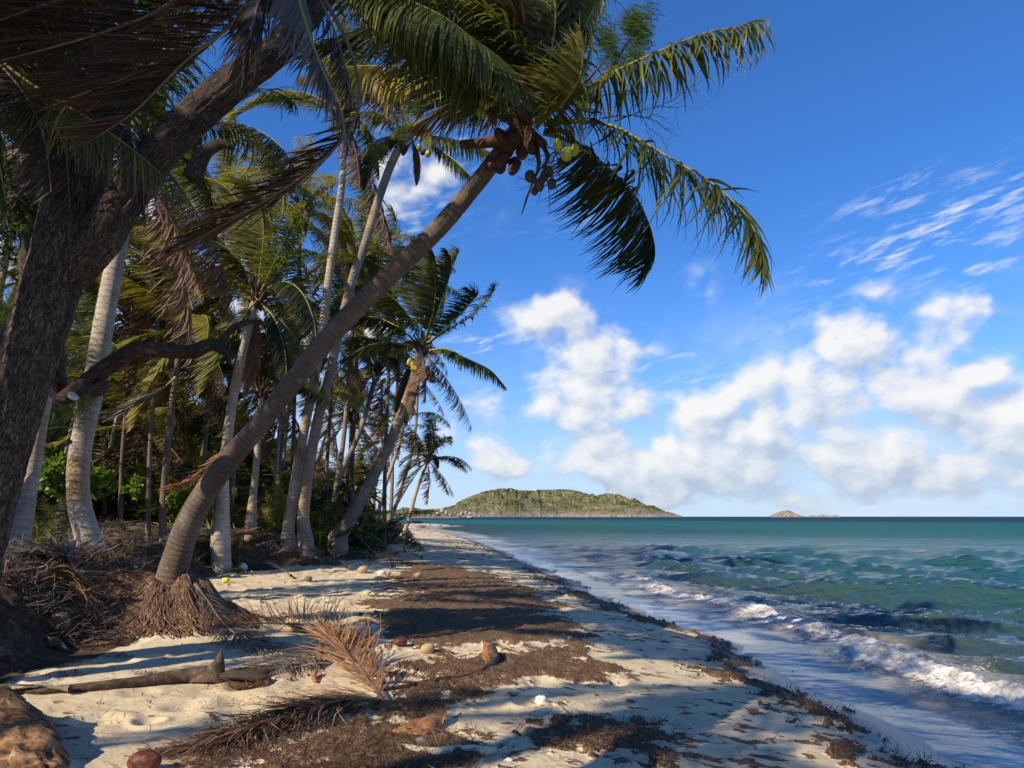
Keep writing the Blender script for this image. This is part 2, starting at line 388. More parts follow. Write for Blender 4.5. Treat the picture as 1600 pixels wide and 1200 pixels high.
def m_leaf(name, stops, trans, rough=.5, spec=.3):
    m, t, b, out = mat(name)
    v = t.attr('var'); oi = t.new('ShaderNodeObjectInfo').outputs['Random']
    f = t.math('ADD', t.math('MULTIPLY', v, .62), t.math('MULTIPLY', oi, .30))
    f = t.math('ADD', f, t.math('MULTIPLY', t.math('POWER', t.attr('along'), 3.0), .28), clamp=True)
    c = t.ramp(f, stops)
    t.l.new(c, b.inputs['Base Color']); b.inputs['Roughness'].default_value = rough; b.inputs['Specular IOR Level'].default_value = spec
    tr = t.new('ShaderNodeBsdfTranslucent')
    t.l.new(t.mix(1.0, c, trans[1], 'MULTIPLY'), tr.inputs[0])
    mx = t.new('ShaderNodeMixShader'); mx.inputs[0].default_value = trans[0]
    t.l.new(b.outputs[0], mx.inputs[1]); t.l.new(tr.outputs[0], mx.inputs[2]); t.l.new(mx.outputs[0], out.inputs[0])
    return m
M['leaf'] = m_leaf('palm_leaf', [(0, (.030, .046, .010)), (.35, (.068, .088, .016)), (.62, (.15, .15, .028)), (.82, (.28, .22, .05)), (1, (.22, .12, .05))], (.32, (1.7, 1.75, .8, 1)))
M['leaf_yellow'] = m_leaf('palm_leaf_yellow', [(0, (.095, .105, .018)), (.5, (.24, .225, .04)), (.8, (.38, .26, .07)), (1, (.30, .14, .05))], (.40, (1.7, 1.7, .9, 1)))
M['leaf_dark'] = m_leaf('palm_leaf_dark', [(0, (.016, .026, .008)), (.5, (.034, .046, .012)), (.78, (.085, .075, .024)), (1, (.12, .065, .03))], (.28, (1.6, 1.7, .9, 1)))
M['leaf_dead'] = m_leaf('palm_leaf_dead', [(0, (.055, .030, .018)), (.35, (.12, .065, .035)), (.65, (.22, .14, .085)), (1, (.33, .25, .17))], (.16, (1.5, 1.2, 1, 1)), .7)
M['leaf_dead_shade'] = m_leaf('palm_leaf_dead_shade', [(0, (.016, .010, .007)), (.4, (.038, .022, .013)), (.7, (.080, .052, .032)), (1, (.18, .13, .09))], (.14, (1.5, 1.2, 1, 1)), .7)  # dead blades for the top left canopy, its shade darkened into the colour
M['leaf_rust'] = m_leaf('palm_leaf_rust', [(0, (.13, .055, .022)), (.4, (.26, .12, .045)), (.7, (.38, .22, .10)), (1, (.46, .34, .2))], (.22, (1.6, 1.2, .9, 1)), .6)
M['leaf_grey'] = m_leaf('palm_leaf_grey', [(0, (.05, .042, .035)), (.4, (.12, .10, .085)), (.7, (.21, .18, .15)), (1, (.34, .30, .25))], (.1, (1.3, 1.2, 1, 1)), .7)
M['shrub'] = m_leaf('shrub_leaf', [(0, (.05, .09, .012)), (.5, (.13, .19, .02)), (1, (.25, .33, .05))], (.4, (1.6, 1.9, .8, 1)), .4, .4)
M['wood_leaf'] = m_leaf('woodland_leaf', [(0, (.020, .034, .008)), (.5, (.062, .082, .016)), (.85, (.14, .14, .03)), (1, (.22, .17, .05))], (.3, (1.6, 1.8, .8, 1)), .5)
M['needle'] = m_leaf('needle', [(0, (.035, .065, .02)), (.6, (.09, .14, .03)), (1, (.17, .17, .06))], (.35, (1.5, 1.7, .9, 1)), .6)
M['seaweed'] = m_leaf('seagrass', [(0, (.024, .013, .008)), (.45, (.095, .050, .026)), (.8, (.20, .12, .065)), (1, (.40, .30, .19))], (.1, (1.4, 1.1, .8, 1)), .6)
M['seaweed_wet'] = m_leaf('wet_seaweed', [(0, (.022, .014, .009)), (.5, (.075, .040, .020)), (1, (.20, .12, .05))], (.1, (1.4, 1.1, .8, 1)), .3, .5)
def m_solid(name, stops, scale=8, rough=.7, bs=.3, bd=.01, stretch=(1, 1, 1), spec=.3):
    m, t, b, out = mat(name); p = t.vmath('MULTIPLY', objco(t), stretch)
    n = t.noise(p, scale, 6, .65)
    t.l.new(t.ramp(n, stops), b.inputs['Base Color']); b.inputs['Roughness'].default_value = rough
    b.inputs['Specular IOR Level'].default_value = spec
    bump(t, b, n, bs, bd); return m
M['rachis'] = m_solid('rachis', [(.3, (.16, .17, .03)), (.7, (.34, .28, .06))], 4)
M['rachis_dead'] = m_solid('rachis_dead', [(.3, (.10, .06, .035)), (.7, (.24, .16, .10))], 5)
M['rachis_grey'] = m_solid('rachis_grey', [(.3, (.10, .08, .06)), (.7, (.26, .21, .16))], 5)
def m_trunk(name, c0, c1, c2, ring=.085, warm=(.42, .27, .15)):
    m, t, b, out = mat(name); L = t.attr('len'); an = t.attr('ang'); p = geopos(t)
    wob = t.math('MULTIPLY_ADD', t.noise(p, 5, 4, .6), .09, L)
    ph = t.math('FRACT', t.math('MULTIPLY', t.math('ADD', wob, t.math('MULTIPLY', t.noise(t.comb(0.0, 0.0, L), 4, 2, .5), .05)), 1 / ring))
    edge = t.math('MULTIPLY', t.math('SUBTRACT', 1.0, t.sstep(ph, .0, .30)), t.sstep(t.noise(t.comb(an, 0.0, t.math('MULTIPLY', L, 5.0)), 1.6, 4, .7), .38, .62))
    fib = t.noise(t.comb(t.math('MULTIPLY', t.math('SINE', an), 6.0), t.math('MULTIPLY', t.math('COSINE', an), 6.0), t.math('MULTIPLY', L, 1.1)), 9, 4, .7)
    patch = t.noise(p, 2.4, 5, .65)
    c = t.ramp(t.math('MULTIPLY_ADD', fib, .45, t.math('MULTIPLY', patch, .55)), [(.33, c0), (.52, c1), (.68, c2)])
    c = t.mix(t.sstep(t.noise(p, 1.1, 3, .5), .5, .7), c, (*warm, 1))
    c = t.mix(t.math('MULTIPLY', edge, .58), c, (.055, .04, .03, 1))
    mot = t.noise(p, 38, 4, .75); c = t.mix(t.math('MULTIPLY', t.sstep(mot, .5, .68), .45), c, (.07, .052, .04, 1))
    lich = t.sstep(t.noise(p, 16, 4, .6), .64, .70)
    c = t.mix(t.math('MULTIPLY', lich, .5), c, (.62, .58, .50, 1))
    t.l.new(c, b.inputs['Base Color']); b.inputs['Roughness'].default_value = .85
    h = t.math('ADD', t.math('MULTIPLY', t.sstep(ph, 0, .3), .8), t.math('ADD', t.math('MULTIPLY', fib, .8), t.math('MULTIPLY', t.noise(p, 60, 4, .7), .35)))
    bump(t, b, h, .7, .012); return m
M['trunk'] = m_trunk('palm_trunk', (.13, .10, .075), (.27, .22, .17), (.42, .36, .29))
M['trunk_pale'] = m_trunk('palm_trunk_pale', (.26, .21, .16), (.44, .37, .29), (.60, .53, .44), .11)
M['trunk_brown'] = m_trunk('palm_trunk_brown', (.085, .058, .04), (.17, .125, .09), (.30, .24, .18), .07, (.25, .16, .10))
def m_bark(name, c0, c1, c2, sc=1.0):
    m, t, b, out = mat(name); p = geopos(t); L = t.attr('len'); an = t.attr('ang')
    q = t.comb(t.math('MULTIPLY', t.math('SINE', an), 2.1 * sc), t.math('MULTIPLY', t.math('COSINE', an), 2.1 * sc), t.math('MULTIPLY', L, 2.6 * sc))
    r1 = t.math('ABSOLUTE', t.math('SUBTRACT', t.noise(q, 2.6, 5, .62, .9), .5)); r2 = t.math('ABSOLUTE', t.math('SUBTRACT', t.noise(t.vmath('MULTIPLY', q, (1.3, 1.3, .7)), 5.5, 4, .6, .6), .5))
    cr = t.math('MULTIPLY', t.sstep(r1, .0, .035), t.math('MULTIPLY_ADD', t.sstep(r2, .0, .05), .6, .4))
    n = t.noise(p, 30, 6, .7)
    c = t.ramp(t.math('MULTIPLY_ADD', n, .6, t.math('MULTIPLY', t.noise(p, 5, 4, .6), .4)), [(.35, c0), (.5, c1), (.68, c2)])
    c = t.mix(t.math('MULTIPLY', t.math('SUBTRACT', 1.0, cr), .85), c, (.018, .013, .010, 1))
    t.l.new(c, b.inputs['Base Color']); b.inputs['Roughness'].default_value = .9
    bump(t, b, t.math('MULTIPLY_ADD', n, .45, cr), .9, .03); return m
M['bark'] = m_bark('rough_bark', (.070, .048, .034), (.15, .105, .078), (.27, .20, .15))
M['bark_thin'] = m_bark('smooth_bark', (.12, .09, .065), (.20, .155, .12), (.32, .26, .2), 1.4)
M['fibre'] = m_solid('root_fibre', [(.3, (.08, .045, .027)), (.5, (.18, .10, .058)), (.72, (.38, .27, .17))], 26, .9, .9, .03, (1, 1, .35))
M['sheath'] = m_solid('leaf_sheath', [(.3, (.14, .06, .025)), (.5, (.32, .15, .06)), (.75, (.48, .28, .13))], 9, .7, .6, .01, (1, 1, 3))
M['boot'] = m_solid('leaf_boot', [(.3, (.04, .025, .016)), (.55, (.10, .055, .03)), (.75, (.20, .11, .055))], 11, .85, .6, .01)
M['coco_green'] = m_solid('green_coconut', [(.3, (.30, .31, .035)), (.6, (.58, .50, .05)), (.8, (.5, .30, .06))], 6, .4, .1, .004, spec=.5)
M['coco_brown'] = m_solid('brown_coconut', [(.3, (.05, .035, .022)), (.6, (.11, .08, .05)), (.8, (.2, .14, .08))], 7, .7, .4, .006)
M['husk_red'] = m_solid('red_husk', [(.35, (.05, .014, .008)), (.55, (.15, .042, .022)), (.64, (.22, .10, .06)), (.72, (.5, .42, .3))], 2, .55, .4, .006)
M['husk_tan'] = m_solid('tan_husk', [(.3, (.30, .19, .10)), (.6, (.50, .36, .22)), (.8, (.62, .50, .35))], 9, .8, .5, .006)
M['husk_grey'] = m_solid('grey_husk', [(.3, (.10, .08, .06)), (.6, (.22, .18, .14)), (.8, (.34, .28, .22))], 9, .8, .5, .006, (1, 1, .3))
M['drift'] = m_solid('driftwood', [(.3, (.030, .020, .014)), (.5, (.085, .053, .034)), (.75, (.19, .13, .08))], 6, .8, .8, .015, (3, 1, 3))
M['cork'] = m_solid('weathered_log', [(.34, (.035, .020, .012)), (.47, (.17, .085, .038)), (.58, (.36, .21, .10)), (.76, (.58, .44, .29))], 5, .8, 1.0, .06, (.7, 3, 3))
M['coral'] = m_solid('bleached_stick', [(.3, (.36, .32, .14)), (.5, (.62, .57, .36)), (.75, (.74, .70, .55))], 18, .8, .9, .012)
M['rock'] = m_solid('granite', [(.3, (.22, .17, .13)), (.5, (.40, .32, .25)), (.75, (.55, .47, .39))], 1.2, .85, .6, .3)
M['stone'] = m_solid('grey_stone', [(.3, (.10, .10, .10)), (.7, (.26, .25, .24))], 14, .7, .4, .006)
M['white'] = m_solid('white_plastic', [(.3, (.7, .7, .68)), (.7, (.82, .82, .8))], 5, .4, .1, .003)
M['shell'] = m_solid('bleached_shell', [(.3, (.62, .58, .5)), (.7, (.82, .8, .74))], 9, .5, .4, .004)
M['yellow'] = m_solid('yellow_plastic', [(.3, (.75, .6, .02)), (.7, (.85, .72, .05))], 5, .4, .1, .003)
M['cream'] = m_solid('cream_plastic', [(.3, (.68, .62, .35)), (.7, (.78, .73, .5))], 5, .5, .1, .003)
M['orange'] = m_solid('orange_leaf', [(.3, (.55, .20, .03)), (.7, (.7, .35, .06))], 5, .6, .1, .003)
def m_sea():
    m, t, b, out = mat('sea_water'); p = geopos(t)
    d = t.attr('offshore'); fo = t.attr('foam'); far = t.attr('far'); cr = t.attr('crest')
    body = t.ramp(d, [(0, (.30, .27, .22)), (.10, (.24, .23, .19)), (.17, (.040, .060, .055)), (.32, (.024, .088, .082)), (.6, (.020, .125, .120)), (.86, (.016, .110, .120)), (.93, (.008, .050, .085)), (1, (.006, .035, .075))])
    body = t.mix(t.math('MULTIPLY', cr, .40), body, (.075, .11, .055, 1))
    pat = t.noise(t.vmath('MULTIPLY', p, (.012, .03, 1)), 1.0, 4, .6)
    body = t.mix(t.math('MULTIPLY', t.sstep(pat, .5, .68), .45), body, (.012, .060, .075, 1))
    fn = t.noise(t.vmath('MULTIPLY', p, (1, 1, 1)), 5.5, 7, .72, .6); fn2 = t.noise(p, 24, 4, .7)
    vo = t.new('ShaderNodeTexVoronoi', feature='DISTANCE_TO_EDGE'); vo.inputs['Scale'].default_value = 5.0
    t.l.new(t.vmath('ADD', p, t.vmath('MULTIPLY', t.noise(p, 3, 3, .6, out=1), (.5, .5, .5))), vo.inputs['Vector'])
    lace = t.math('SUBTRACT', 1.0, t.sstep(vo.outputs[0], .0, .16))
    f = t.math('MULTIPLY_ADD', t.math('SUBTRACT', fn, .5), 1.5, fo)
    f = t.math('MULTIPLY_ADD', t.math('SUBTRACT', fn2, .5), .6, f)
    foam = t.sstep(t.math('MULTIPLY_ADD', lace, .16, f), .48, .72)
    foam = t.math('MULTIPLY', foam, t.sstep(fo, .02, .18))
    cap = t.math('MULTIPLY', t.sstep(t.noise(t.vmath('MULTIPLY', p, (.55, 1.1, 1)), .42, 6, .7), .675, .705), t.math('MULTIPLY', t.sstep(far, .12, .35), .85))
    foam = t.math('MAXIMUM', foam, cap)
    col = t.mix(foam, body, t.ramp(t.noise(p, 7, 5, .7), [(.35, (.34, .29, .22)), (.5, (.60, .56, .50)), (.62, (.80, .78, .74))]))
    t.l.new(col, b.inputs['Base Color'])
    t.put(b.inputs['Roughness'], t.math('ADD', t.math('MULTIPLY', foam, .6), t.math('MULTIPLY_ADD', far, .40, .06)))
    t.put(b.inputs['IOR'], t.math('MULTIPLY_ADD', far, -.23, 1.33)); t.put(b.inputs['Specular IOR Level'], t.math('MULTIPLY_ADD', far, -.36, .5))
    # wind ripples
    q = t.vmath('MULTIPLY', p, (.75, 1.25, 1))
    h = t.math('ADD', t.math('MULTIPLY', t.noise(q, 1.1, 5, .6, .4), 1.2), t.math('ADD', t.math('MULTIPLY', t.noise(q, 5.0, 4, .6, .3), .26), t.math('MULTIPLY', t.noise(q, .22, 4, .6, .3), 4.0)))
    calm = t.sstep(d, .03, .2)
    h = t.math('MULTIPLY', h, t.math('MULTIPLY_ADD', calm, .9, .07))
    h = t.math('MULTIPLY_ADD', foam, .10, h)
    bump(t, b, h, .85, .45)
    return m
M['sea'] = m_sea()

# ------------------------------------------------------------------ sea
def rows_px(near, far_rows, step):
    py = np.arange(near, 809, -step); r = H * F / (py - HY)
    return np.concatenate([r, far_rows])
WAVES = []
_rg = np.random.default_rng(3)
for lam, amp, n in [(30, .09, 3), (16, .08, 3), (8, .05, 3), (4.2, .058, 6), (2.5, .055, 8), (1.5, .036, 9), (.85, .019, 9), (.5, .008, 7)]:
    for _ in range(n):
        a = math.radians(_rg.normal(240, 22)); l = lam * _rg.uniform(.75, 1.3)
        WAVES.append((2 * math.pi / l * math.cos(a), 2 * math.pi / l * math.sin(a), amp * _rg.uniform(.6, 1.1), _rg.uniform(0, 6.3), l))
CAPS = []
for (px, py, w, s) in [(935, 868, .9, .8), (1035, 851, 1.2, 1.0), (765, 841, 1.6, 1.0), (738, 829, 2.2, .9), (1255, 866, .8, .3), (812, 836, 1.4, .6), (780, 853, 1.0, .6), (1075, 886, .7, .35), (705, 822, 3, .7), (755, 819, 2.5, .7), (1100, 825, 2.5, .4), (1330, 838, 1.6, .35), (870, 848, 1.0, .45), (1450, 818, 3, .4), (910, 880, .6, .3)]:
    D = H * F / (py - HY); CAPS.append(((px - 800) / F * D, D, w, s))
SWELLS = []
for (px, py, w, hgt) in [(1400, 892, 1.8, .22), (1540, 925, 1.4, .24), (1225, 866, 2.4, .2), (1340, 905, 1.2, .1), (1150, 885, 1.6, .12), (1530, 858, 3.4, .22), (1020, 885, 1.3, .12), (1130, 925, .7, .08), (1280, 875, 2.2, .12), (970, 868, 1.6, .14), (1460, 868, 2.6, .16)]:
    D = H * F / (py - HY); SWELLS.append(((px - 800) / F * D, D, w, hgt))
def sea():
    x, y, Q = fan(math.radians(44), 560, 70, rows_px(1500, np.array([1500, 2300, 3600, 6000, 11000]), 1.15))
    D = np.hypot(x, y); d = x - shore_x(y); dpx = D * D / (H * F) * 1.15
    z = np.zeros_like(x); damp = .05 + .95 * sst(d, .9, 7.5); deep = sst(d, 8, 60)
    gust = .75 + .5 * (fbm(x * .06, y * .06, 1, 3) + .5)
    for kx, ky, a, ph, l in WAVES:
        w = sst(l / np.maximum(dpx, 1e-3), 2, 4)
        th = kx * x + ky * y + ph + .8 * np.sin(.13 * x - .09 * y + ph)
        z += a * w * (deep if l > 13 else 1.0) * ((1 - np.abs(np.sin(th / 2))) ** 1.25 * 2 - .85)
    z *= damp * gust
    foam = np.zeros_like(x)
    cr = np.zeros_like(x)
    for (cx, cy, w, h) in SWELLS:
        r = (y - cy + .12 * (x - cx) + .1 * np.sin(x * 1.5)); s_ = np.where(r > 0, w * .55, w * .30)
        g = np.exp(-(r / s_) ** 2 - ((x - cx) / (w * 1.25)) ** 2); z += .6 * h * g; cr = np.maximum(cr, g)
    cr = np.clip(np.maximum(cr * sst(z, .05, .3), sst(z, .10, .30)), 0, 1) * sst(d, 3.0, 6) * (1 - sst(D, 60, 140))
    for (cx, cy, w, s) in CAPS:
        u = (x - cx) / w / 1.5; v = (y - cy) / (w * .9) + .25 * np.sin(x * 2 / w)
        g = np.exp(-u * u - v * v); foam = np.maximum(foam, s * g * 1.1); z += .16 * s * g * np.where(v > 0, 1, .6)
    # the breaking wave that runs along the beach
    ny = fbm(y * .45, 0 * y, 2.2, 3)
    db = 2.45 + .7 * ny + .22 * np.sin(y * .55); t_ = d - db
    env = sst(y, 2, 6) * (1 - sst(y, 20, 27)) * np.clip(.75 + .9 * fbm(y * .7, 0 * y, 8.8, 3), .25, 1.15)
    lump = fbm(x * 4, y * 4, 3.3, 4, .6)
    prof = np.where(t_ > 0, np.exp(-(t_ / .55) ** 2), np.exp(-(t_ / .20) ** 2)); back = np.exp(-((t_ + .38) / .33) ** 2)
    near = 1 - sst(D, 30, 45)
    z += near * env * (.15 * prof * (1 + 1.8 * lump) + .085 * back * (.4 + 4.2 * np.abs(lump)))
    z += near * env * .16 * fbm(x * 12, y * 12, 1.3, 4, .65) * np.exp(-((t_ + .2) / .4) ** 2)
    fb = env * np.clip(1.05 * np.exp(-((t_ + .24) / .32) ** 2) + .50 * np.exp(-((t_ + .25) / .85) ** 2), 0, 1.2)
    foam = np.maximum(foam, fb * near)
    t2 = d - db - 1.15; e2 = sst(y, 3, 5) * (1 - sst(y, 9.5, 12)); foam = np.maximum(foam, .50 * e2 * np.exp(-(t2 / .55) ** 2))
    # thin lip of foam where the wash stops
    foam = np.maximum(foam, .62 * np.exp(-((d + .02 + .25 * fbm(y * .7, y * 0, 4, 3)) / .10) ** 2) * (1 - sst(D, 30, 60)))
    foam = np.maximum(foam, .47 * np.exp(-((d - 1.15 - .9 * fbm(y * .9, x * .9, 4, 3)) / .25) ** 2) * near)
    z += .012 * (d < 1.2) * fbm(x * 2, y * 2, 1, 3)
    z += .03 * (1 - sst(d, 0, 2.5)) * fbm(x * .8, y * .8, 5, 2)
    off = np.interp(d + .6 * fbm(x * .3, y * .3, 2, 3) * np.clip(d, 0, 3), [-1, 0, 2.0, 3.2, 12, 60, 180, 300, 420, 2000], [0, 0.0, .10, .17, .30, .6, .86, .93, .97, 1])
    far = sst(D, 10, 110)
    return mesh('sea', np.stack([x, y, z], 1), Q, {'offshore': off, 'foam': foam, 'far': far, 'crest': cr}, [M['sea']])
tag(link('sea', sea()), kind='structure')

# ------------------------------------------------------------------ beach and bank
def beach():
    x, y, Q = fan(math.radians(44), 640, 90, rows_px(1560, np.array([1400, 2200, 4000, 9000]), .95))
    h = ground(x, y); w, big, line = weed_mask(x, y); s = shore_x(y) - x; u = bank_x(y) - x
    D = np.hypot(x, y); nearw = 1 - sst(D, 40, 80)
    for (a, b_, r, d) in DIM:
        k = (np.abs(x - a) < r * 3) & (np.abs(y - b_) < r * 3)
        if not k.any(): continue
        r2 = ((x[k] - a) ** 2 + (y[k] - b_) ** 2) / r ** 2
        h[k] += (-d * np.exp(-r2) + d * .55 * np.exp(-(np.sqrt(r2) - 1.45) ** 2 * 4)) * sst(s[k], 1.2, 2.6) * (1 - sst(u[k], -.3, .3)) * (1 - .6 * big[k])
    clod = np.abs(fbm(x * 9, y * 9, 6.1, 4, .65)) + .5 * fbm(x * 3, y * 3, 2.7, 3)
    h += nearw * (big * (.02 + .10 * clod) + line * (.02 + .20 * clod))
    wet = (1 - sst(s + .35 * fbm(y * .7, x * .7, 1, 3), .15, 1.0))
    lit = sst(u + .9 * fbm(x * 1.5, y * 1.5, 7, 4), -.28, .12)
    for (mx, my, sx, sy, hh) in MOUNDS: lit = np.maximum(lit, sst(np.exp(-(((x - mx) / sx) ** 2 + ((y - my) / sy) ** 2)), .10, .28))
    lit = np.maximum(lit, sst(np.exp(-(((x - (PALM_A[0] - 1.0)) / .9) ** 2 + ((y - 9.2) / .5) ** 2)), .15, .4))
    h = np.where(h < -2.9, -3, h)
    h = np.where(D > 2400, -3.2, h)
    return mesh('beach', np.stack([x, y, h], 1), Q, {'weed': w, 'wet': wet, 'litter': lit}, [M['sand']])
tag(link('beach', beach()), kind='structure')

# ------------------------------------------------------------------ islands
def island(name, label, prof, D, depth, rough, seed, nx=240, ny=50, rocks=0, parent_kind='structure'):
    px = np.array([p[0] for p in prof]); py = np.array([p[1] for p in prof])
    X0 = (px - 800) / F * D; Hh = (HY - py) / F * D + 0.0
    xs = np.linspace(X0[0], X0[-1], nx); ys = np.linspace(0, 1, ny)
    A, B = np.meshgrid(xs, ys); prof_h = np.interp(A, X0, Hh)
    dome = np.sin(np.clip(B, 0, 1) * math.pi) ** .75
    n = fbm(A / rough, B * depth / rough, seed, 5, .55)
    Z = prof_h * dome * (1 + 1.5 * n * dome) + .35 * n * Hh.max() * dome * sst(prof_h, 0, Hh.max() * .3) - 2
    # keep skyline on the profile
    mx = Z.max(0); Z *= ((prof_h[0] + .1 * 0) / np.maximum(mx, 1e-3) * .9 + .1)[None, :]
    Z = np.maximum(Z, -3); Z[0] = Z[-1] = -4
    i = np.arange(ny - 1)[:, None]; j = np.arange(nx - 1)[None, :]
    Q = np.stack([i * nx + j, i * nx + j + 1, (i + 1) * nx + j + 1, (i + 1) * nx + j], -1).reshape(-1, 4)
    V = np.stack([A.ravel(), (D + B * depth + .1 * depth * np.sin(A / 120)).ravel(), Z.ravel()], 1)
    return V, Q, (A, D + B * depth, Z)
def m_island(name, scale, shore):
    m, t, b, out = mat(name); p = geopos(t); s = t.new('ShaderNodeSeparateXYZ'); t.l.new(p, s.inputs[0])
    n1 = t.noise(p, .09 / scale, 8, .72); n2 = t.noise(p, .011 / scale, 4, .6)
    veg = t.ramp(t.math('MULTIPLY_ADD', n1, .65, t.math('MULTIPLY', n2, .35)), [(.42, (.055, .085, .025)), (.48, (.17, .19, .06)), (.52, (.29, .26, .12)), (.57, (.40, .33, .20)), (.66, (.44, .37, .27))])
    v = t.new('ShaderNodeTexVoronoi'); v.inputs['Scale'].default_value = .05 / scale; t.l.new(p, v.inputs['Vector'])
    rk = t.math('MULTIPLY', t.sstep(t.noise(p, .03 / scale, 6, .75), .55, .60), t.math('SUBTRACT', 1.0, t.sstep(v.outputs[0], .25, .6)))
    base = t.mix(rk, veg, (.50, .42, .34, 1))
    sh = t.math('SUBTRACT', 1.0, t.sstep(t.math('MULTIPLY_ADD', t.noise(p, .04 / scale, 5, .7), -shore * 1.6, s.outputs[2]), -shore * .6, shore * .4))
    base = t.mix(sh, base, t.ramp(n1, [(.35, (.26, .20, .15)), (.6, (.56, .47, .38))]))
    t.l.new(base, b.inputs['Base Color']); b.inputs['Roughness'].default_value = .95; b.inputs['Specular IOR Level'].default_value = .1
    bump(t, b, t.math('ADD', t.math('MULTIPLY', n2, 2.0), t.math('ADD', n1, t.math('MULTIPLY', rk, .4))), 1.0, 26 * scale)
    return m
PROF = [(588, 806), (620, 797), (660, 793), (695, 785), (720, 773), (750, 763), (775, 757), (800, 754), (820, 757), (850, 758), (880, 757), (905, 758), (930, 764), (950, 768), (975, 765), (995, 768), (1015, 777), (1040, 786), (1055, 793), (1072, 806)]
V, Q, _ = island('island', '', PROF, 2600, 900, 95, 4.4, 460, 110)
tag(link('island', mesh('island', V, Q, None, [m_island('island_ground', 1, 22)])), 'long hilly green and tan island on the horizon with pale rocky shore', 'island', kind='structure')
V, Q, _ = island('headland', '', [(560, 799), (600, 793), (630, 788), (650, 792), (675, 794), (700, 799), (716, 806)], 900, 200, 40, 7.4, 160, 40)
tag(link('headland', mesh('headland', V, Q, None, [m_island('headland_ground', .35, 3)])), 'low scrubby green headland left of the island behind the palms', 'headland', kind='structure')
V, Q, (ia, ib, iz) = island('islet', '', [(1208, 806), (1216, 802), (1226, 798), (1234, 796), (1244, 798), (1252, 803), (1262, 805), (1275, 807)], 2400, 60, 14, 2.4, 90, 24)
tag(link('islet', mesh('islet', V, Q, None, [m_island('islet_ground', .35, 26)])), 'small pale rocky islet on the horizon with a green cap', 'islet', kind='structure')
V, Q, _ = island('reef', '', [(1262, 807), (1270, 804), (1278, 805), (1290, 803), (1298, 805), (1308, 803.5), (1318, 807)], 2350, 30, 8, 5.4, 90, 16)
tag(link('reef', mesh('reef', V, Q, None, [m_island('reef_ground', .3, 40)])), 'line of low bare rocks right of the small islet on the horizon', 'rocks', kind='structure')

def rock_mesh(name, seed, n=10, m_=None, flat=.7, amp=.5):
    th = np.linspace(0, math.pi, n); ph = np.linspace(0, 2 * math.pi, 2 * n, endpoint=False)
    T_, P_ = np.meshgrid(th, ph, indexing='ij')
    X_ = np.sin(T_) * np.cos(P_); Y_ = np.sin(T_) * np.sin(P_); Z_ = np.cos(T_)
    r = 1 + amp * fbm(X_ * 1.4 + seed, Y_ * 1.4, Z_ * 1.4, 3) * 2
    V = np.stack([X_ * r, Y_ * r, Z_ * r * flat], -1).reshape(-1, 3); k = 2 * n
    i = np.arange(n - 1)[:, None]; j = np.arange(k)[None, :]
    Q = np.stack([i * k + j, (i + 1) * k + j, (i + 1) * k + (j + 1) % k, i * k + (j + 1) % k], -1).reshape(-1, 4)
    return mesh(name, V, Q, None, [m_ or M['rock']])
rocks = [rock_mesh('granite_boulder', s) for s in (1.1, 5.2, 9.7, 14.4)]
def boulder(px, py, D, w, h, label, group=None, k=0):
    p = PX(px, py, D); s = D / F
    o = link('granite_boulder', rocks[k % 4], (p[0], p[1], p[2] + h * s * .3), (0, 0, k * 1.3), scale=(w * s / 2, w * s / 2, h * s / 1.4))
    tag(o, label, 'boulder', group)
boulder(735, 810, 600, 11, 5, 'single pale boulder standing in the water in front of the island')
for k, (px, py, w, h) in enumerate([(684, 803, 8, 9), (691, 799, 9, 15), (697, 802, 7, 12), (704, 804, 8, 6), (678, 805, 6, 5), (722, 803, 9, 11), (728, 801, 7, 9), (735, 803, 8, 8), (716, 805, 7, 5), (742, 804, 7, 5), (669, 805, 8, 4), (750, 805, 6, 4)]):
    boulder(px, py + 1.5, 880, w * .75, h * .6, 'tan granite boulder piled with others at the foot of the low headland', 'granite boulders at the foot of the headland', k)

# ------------------------------------------------------------------ fronds
def leaflets(mb, B, Dr, L, Wd, N, ns, bend, mi, var, twist=None, stiff=1.6, vee=0.0):
    """K narrow strips; bend (K,3) is added to the direction progressively"""
    K = len(B); P = B.copy(); d = nrm(Dr); seg = (L / ns)[:, None]
    Vs = []; al = []
    for i in range(ns + 1):
        q = i / ns; w = Wd * (min(1, .35 + q * 3.5) if q < .3 else 1.0) * max(.06, 1 - max(0, (q - .35)) / .65) ** .8
        sd = nrm(np.cross(d, N) + 1e-6)
        if twist is not None: sd = nrm(sd + N * (twist * (.3 + q))[:, None])
        Vs.append(np.stack([P - sd * w[:, None] / 2, P + sd * w[:, None] / 2], 1)); al.append(np.full((K, 2), q))
        if i < ns:
            d = nrm(d + bend * ((i + .6) / ns) ** stiff * (1.9 / ns) * 1.6); P = P + d * seg
    V = np.stack(Vs, 1).reshape(-1, 3); A = np.stack(al, 1).reshape(-1)
    k = np.arange(K)[:, None] * (2 * (ns + 1)); i = np.arange(ns)[None, :] * 2
    Q = np.stack([k + i, k + i + 1, k + i + 3, k + i + 2], -1).reshape(-1, 4)
    mb.add(V, Q, {'var': np.repeat(var, 2 * (ns + 1)), 'along': A}, mi)
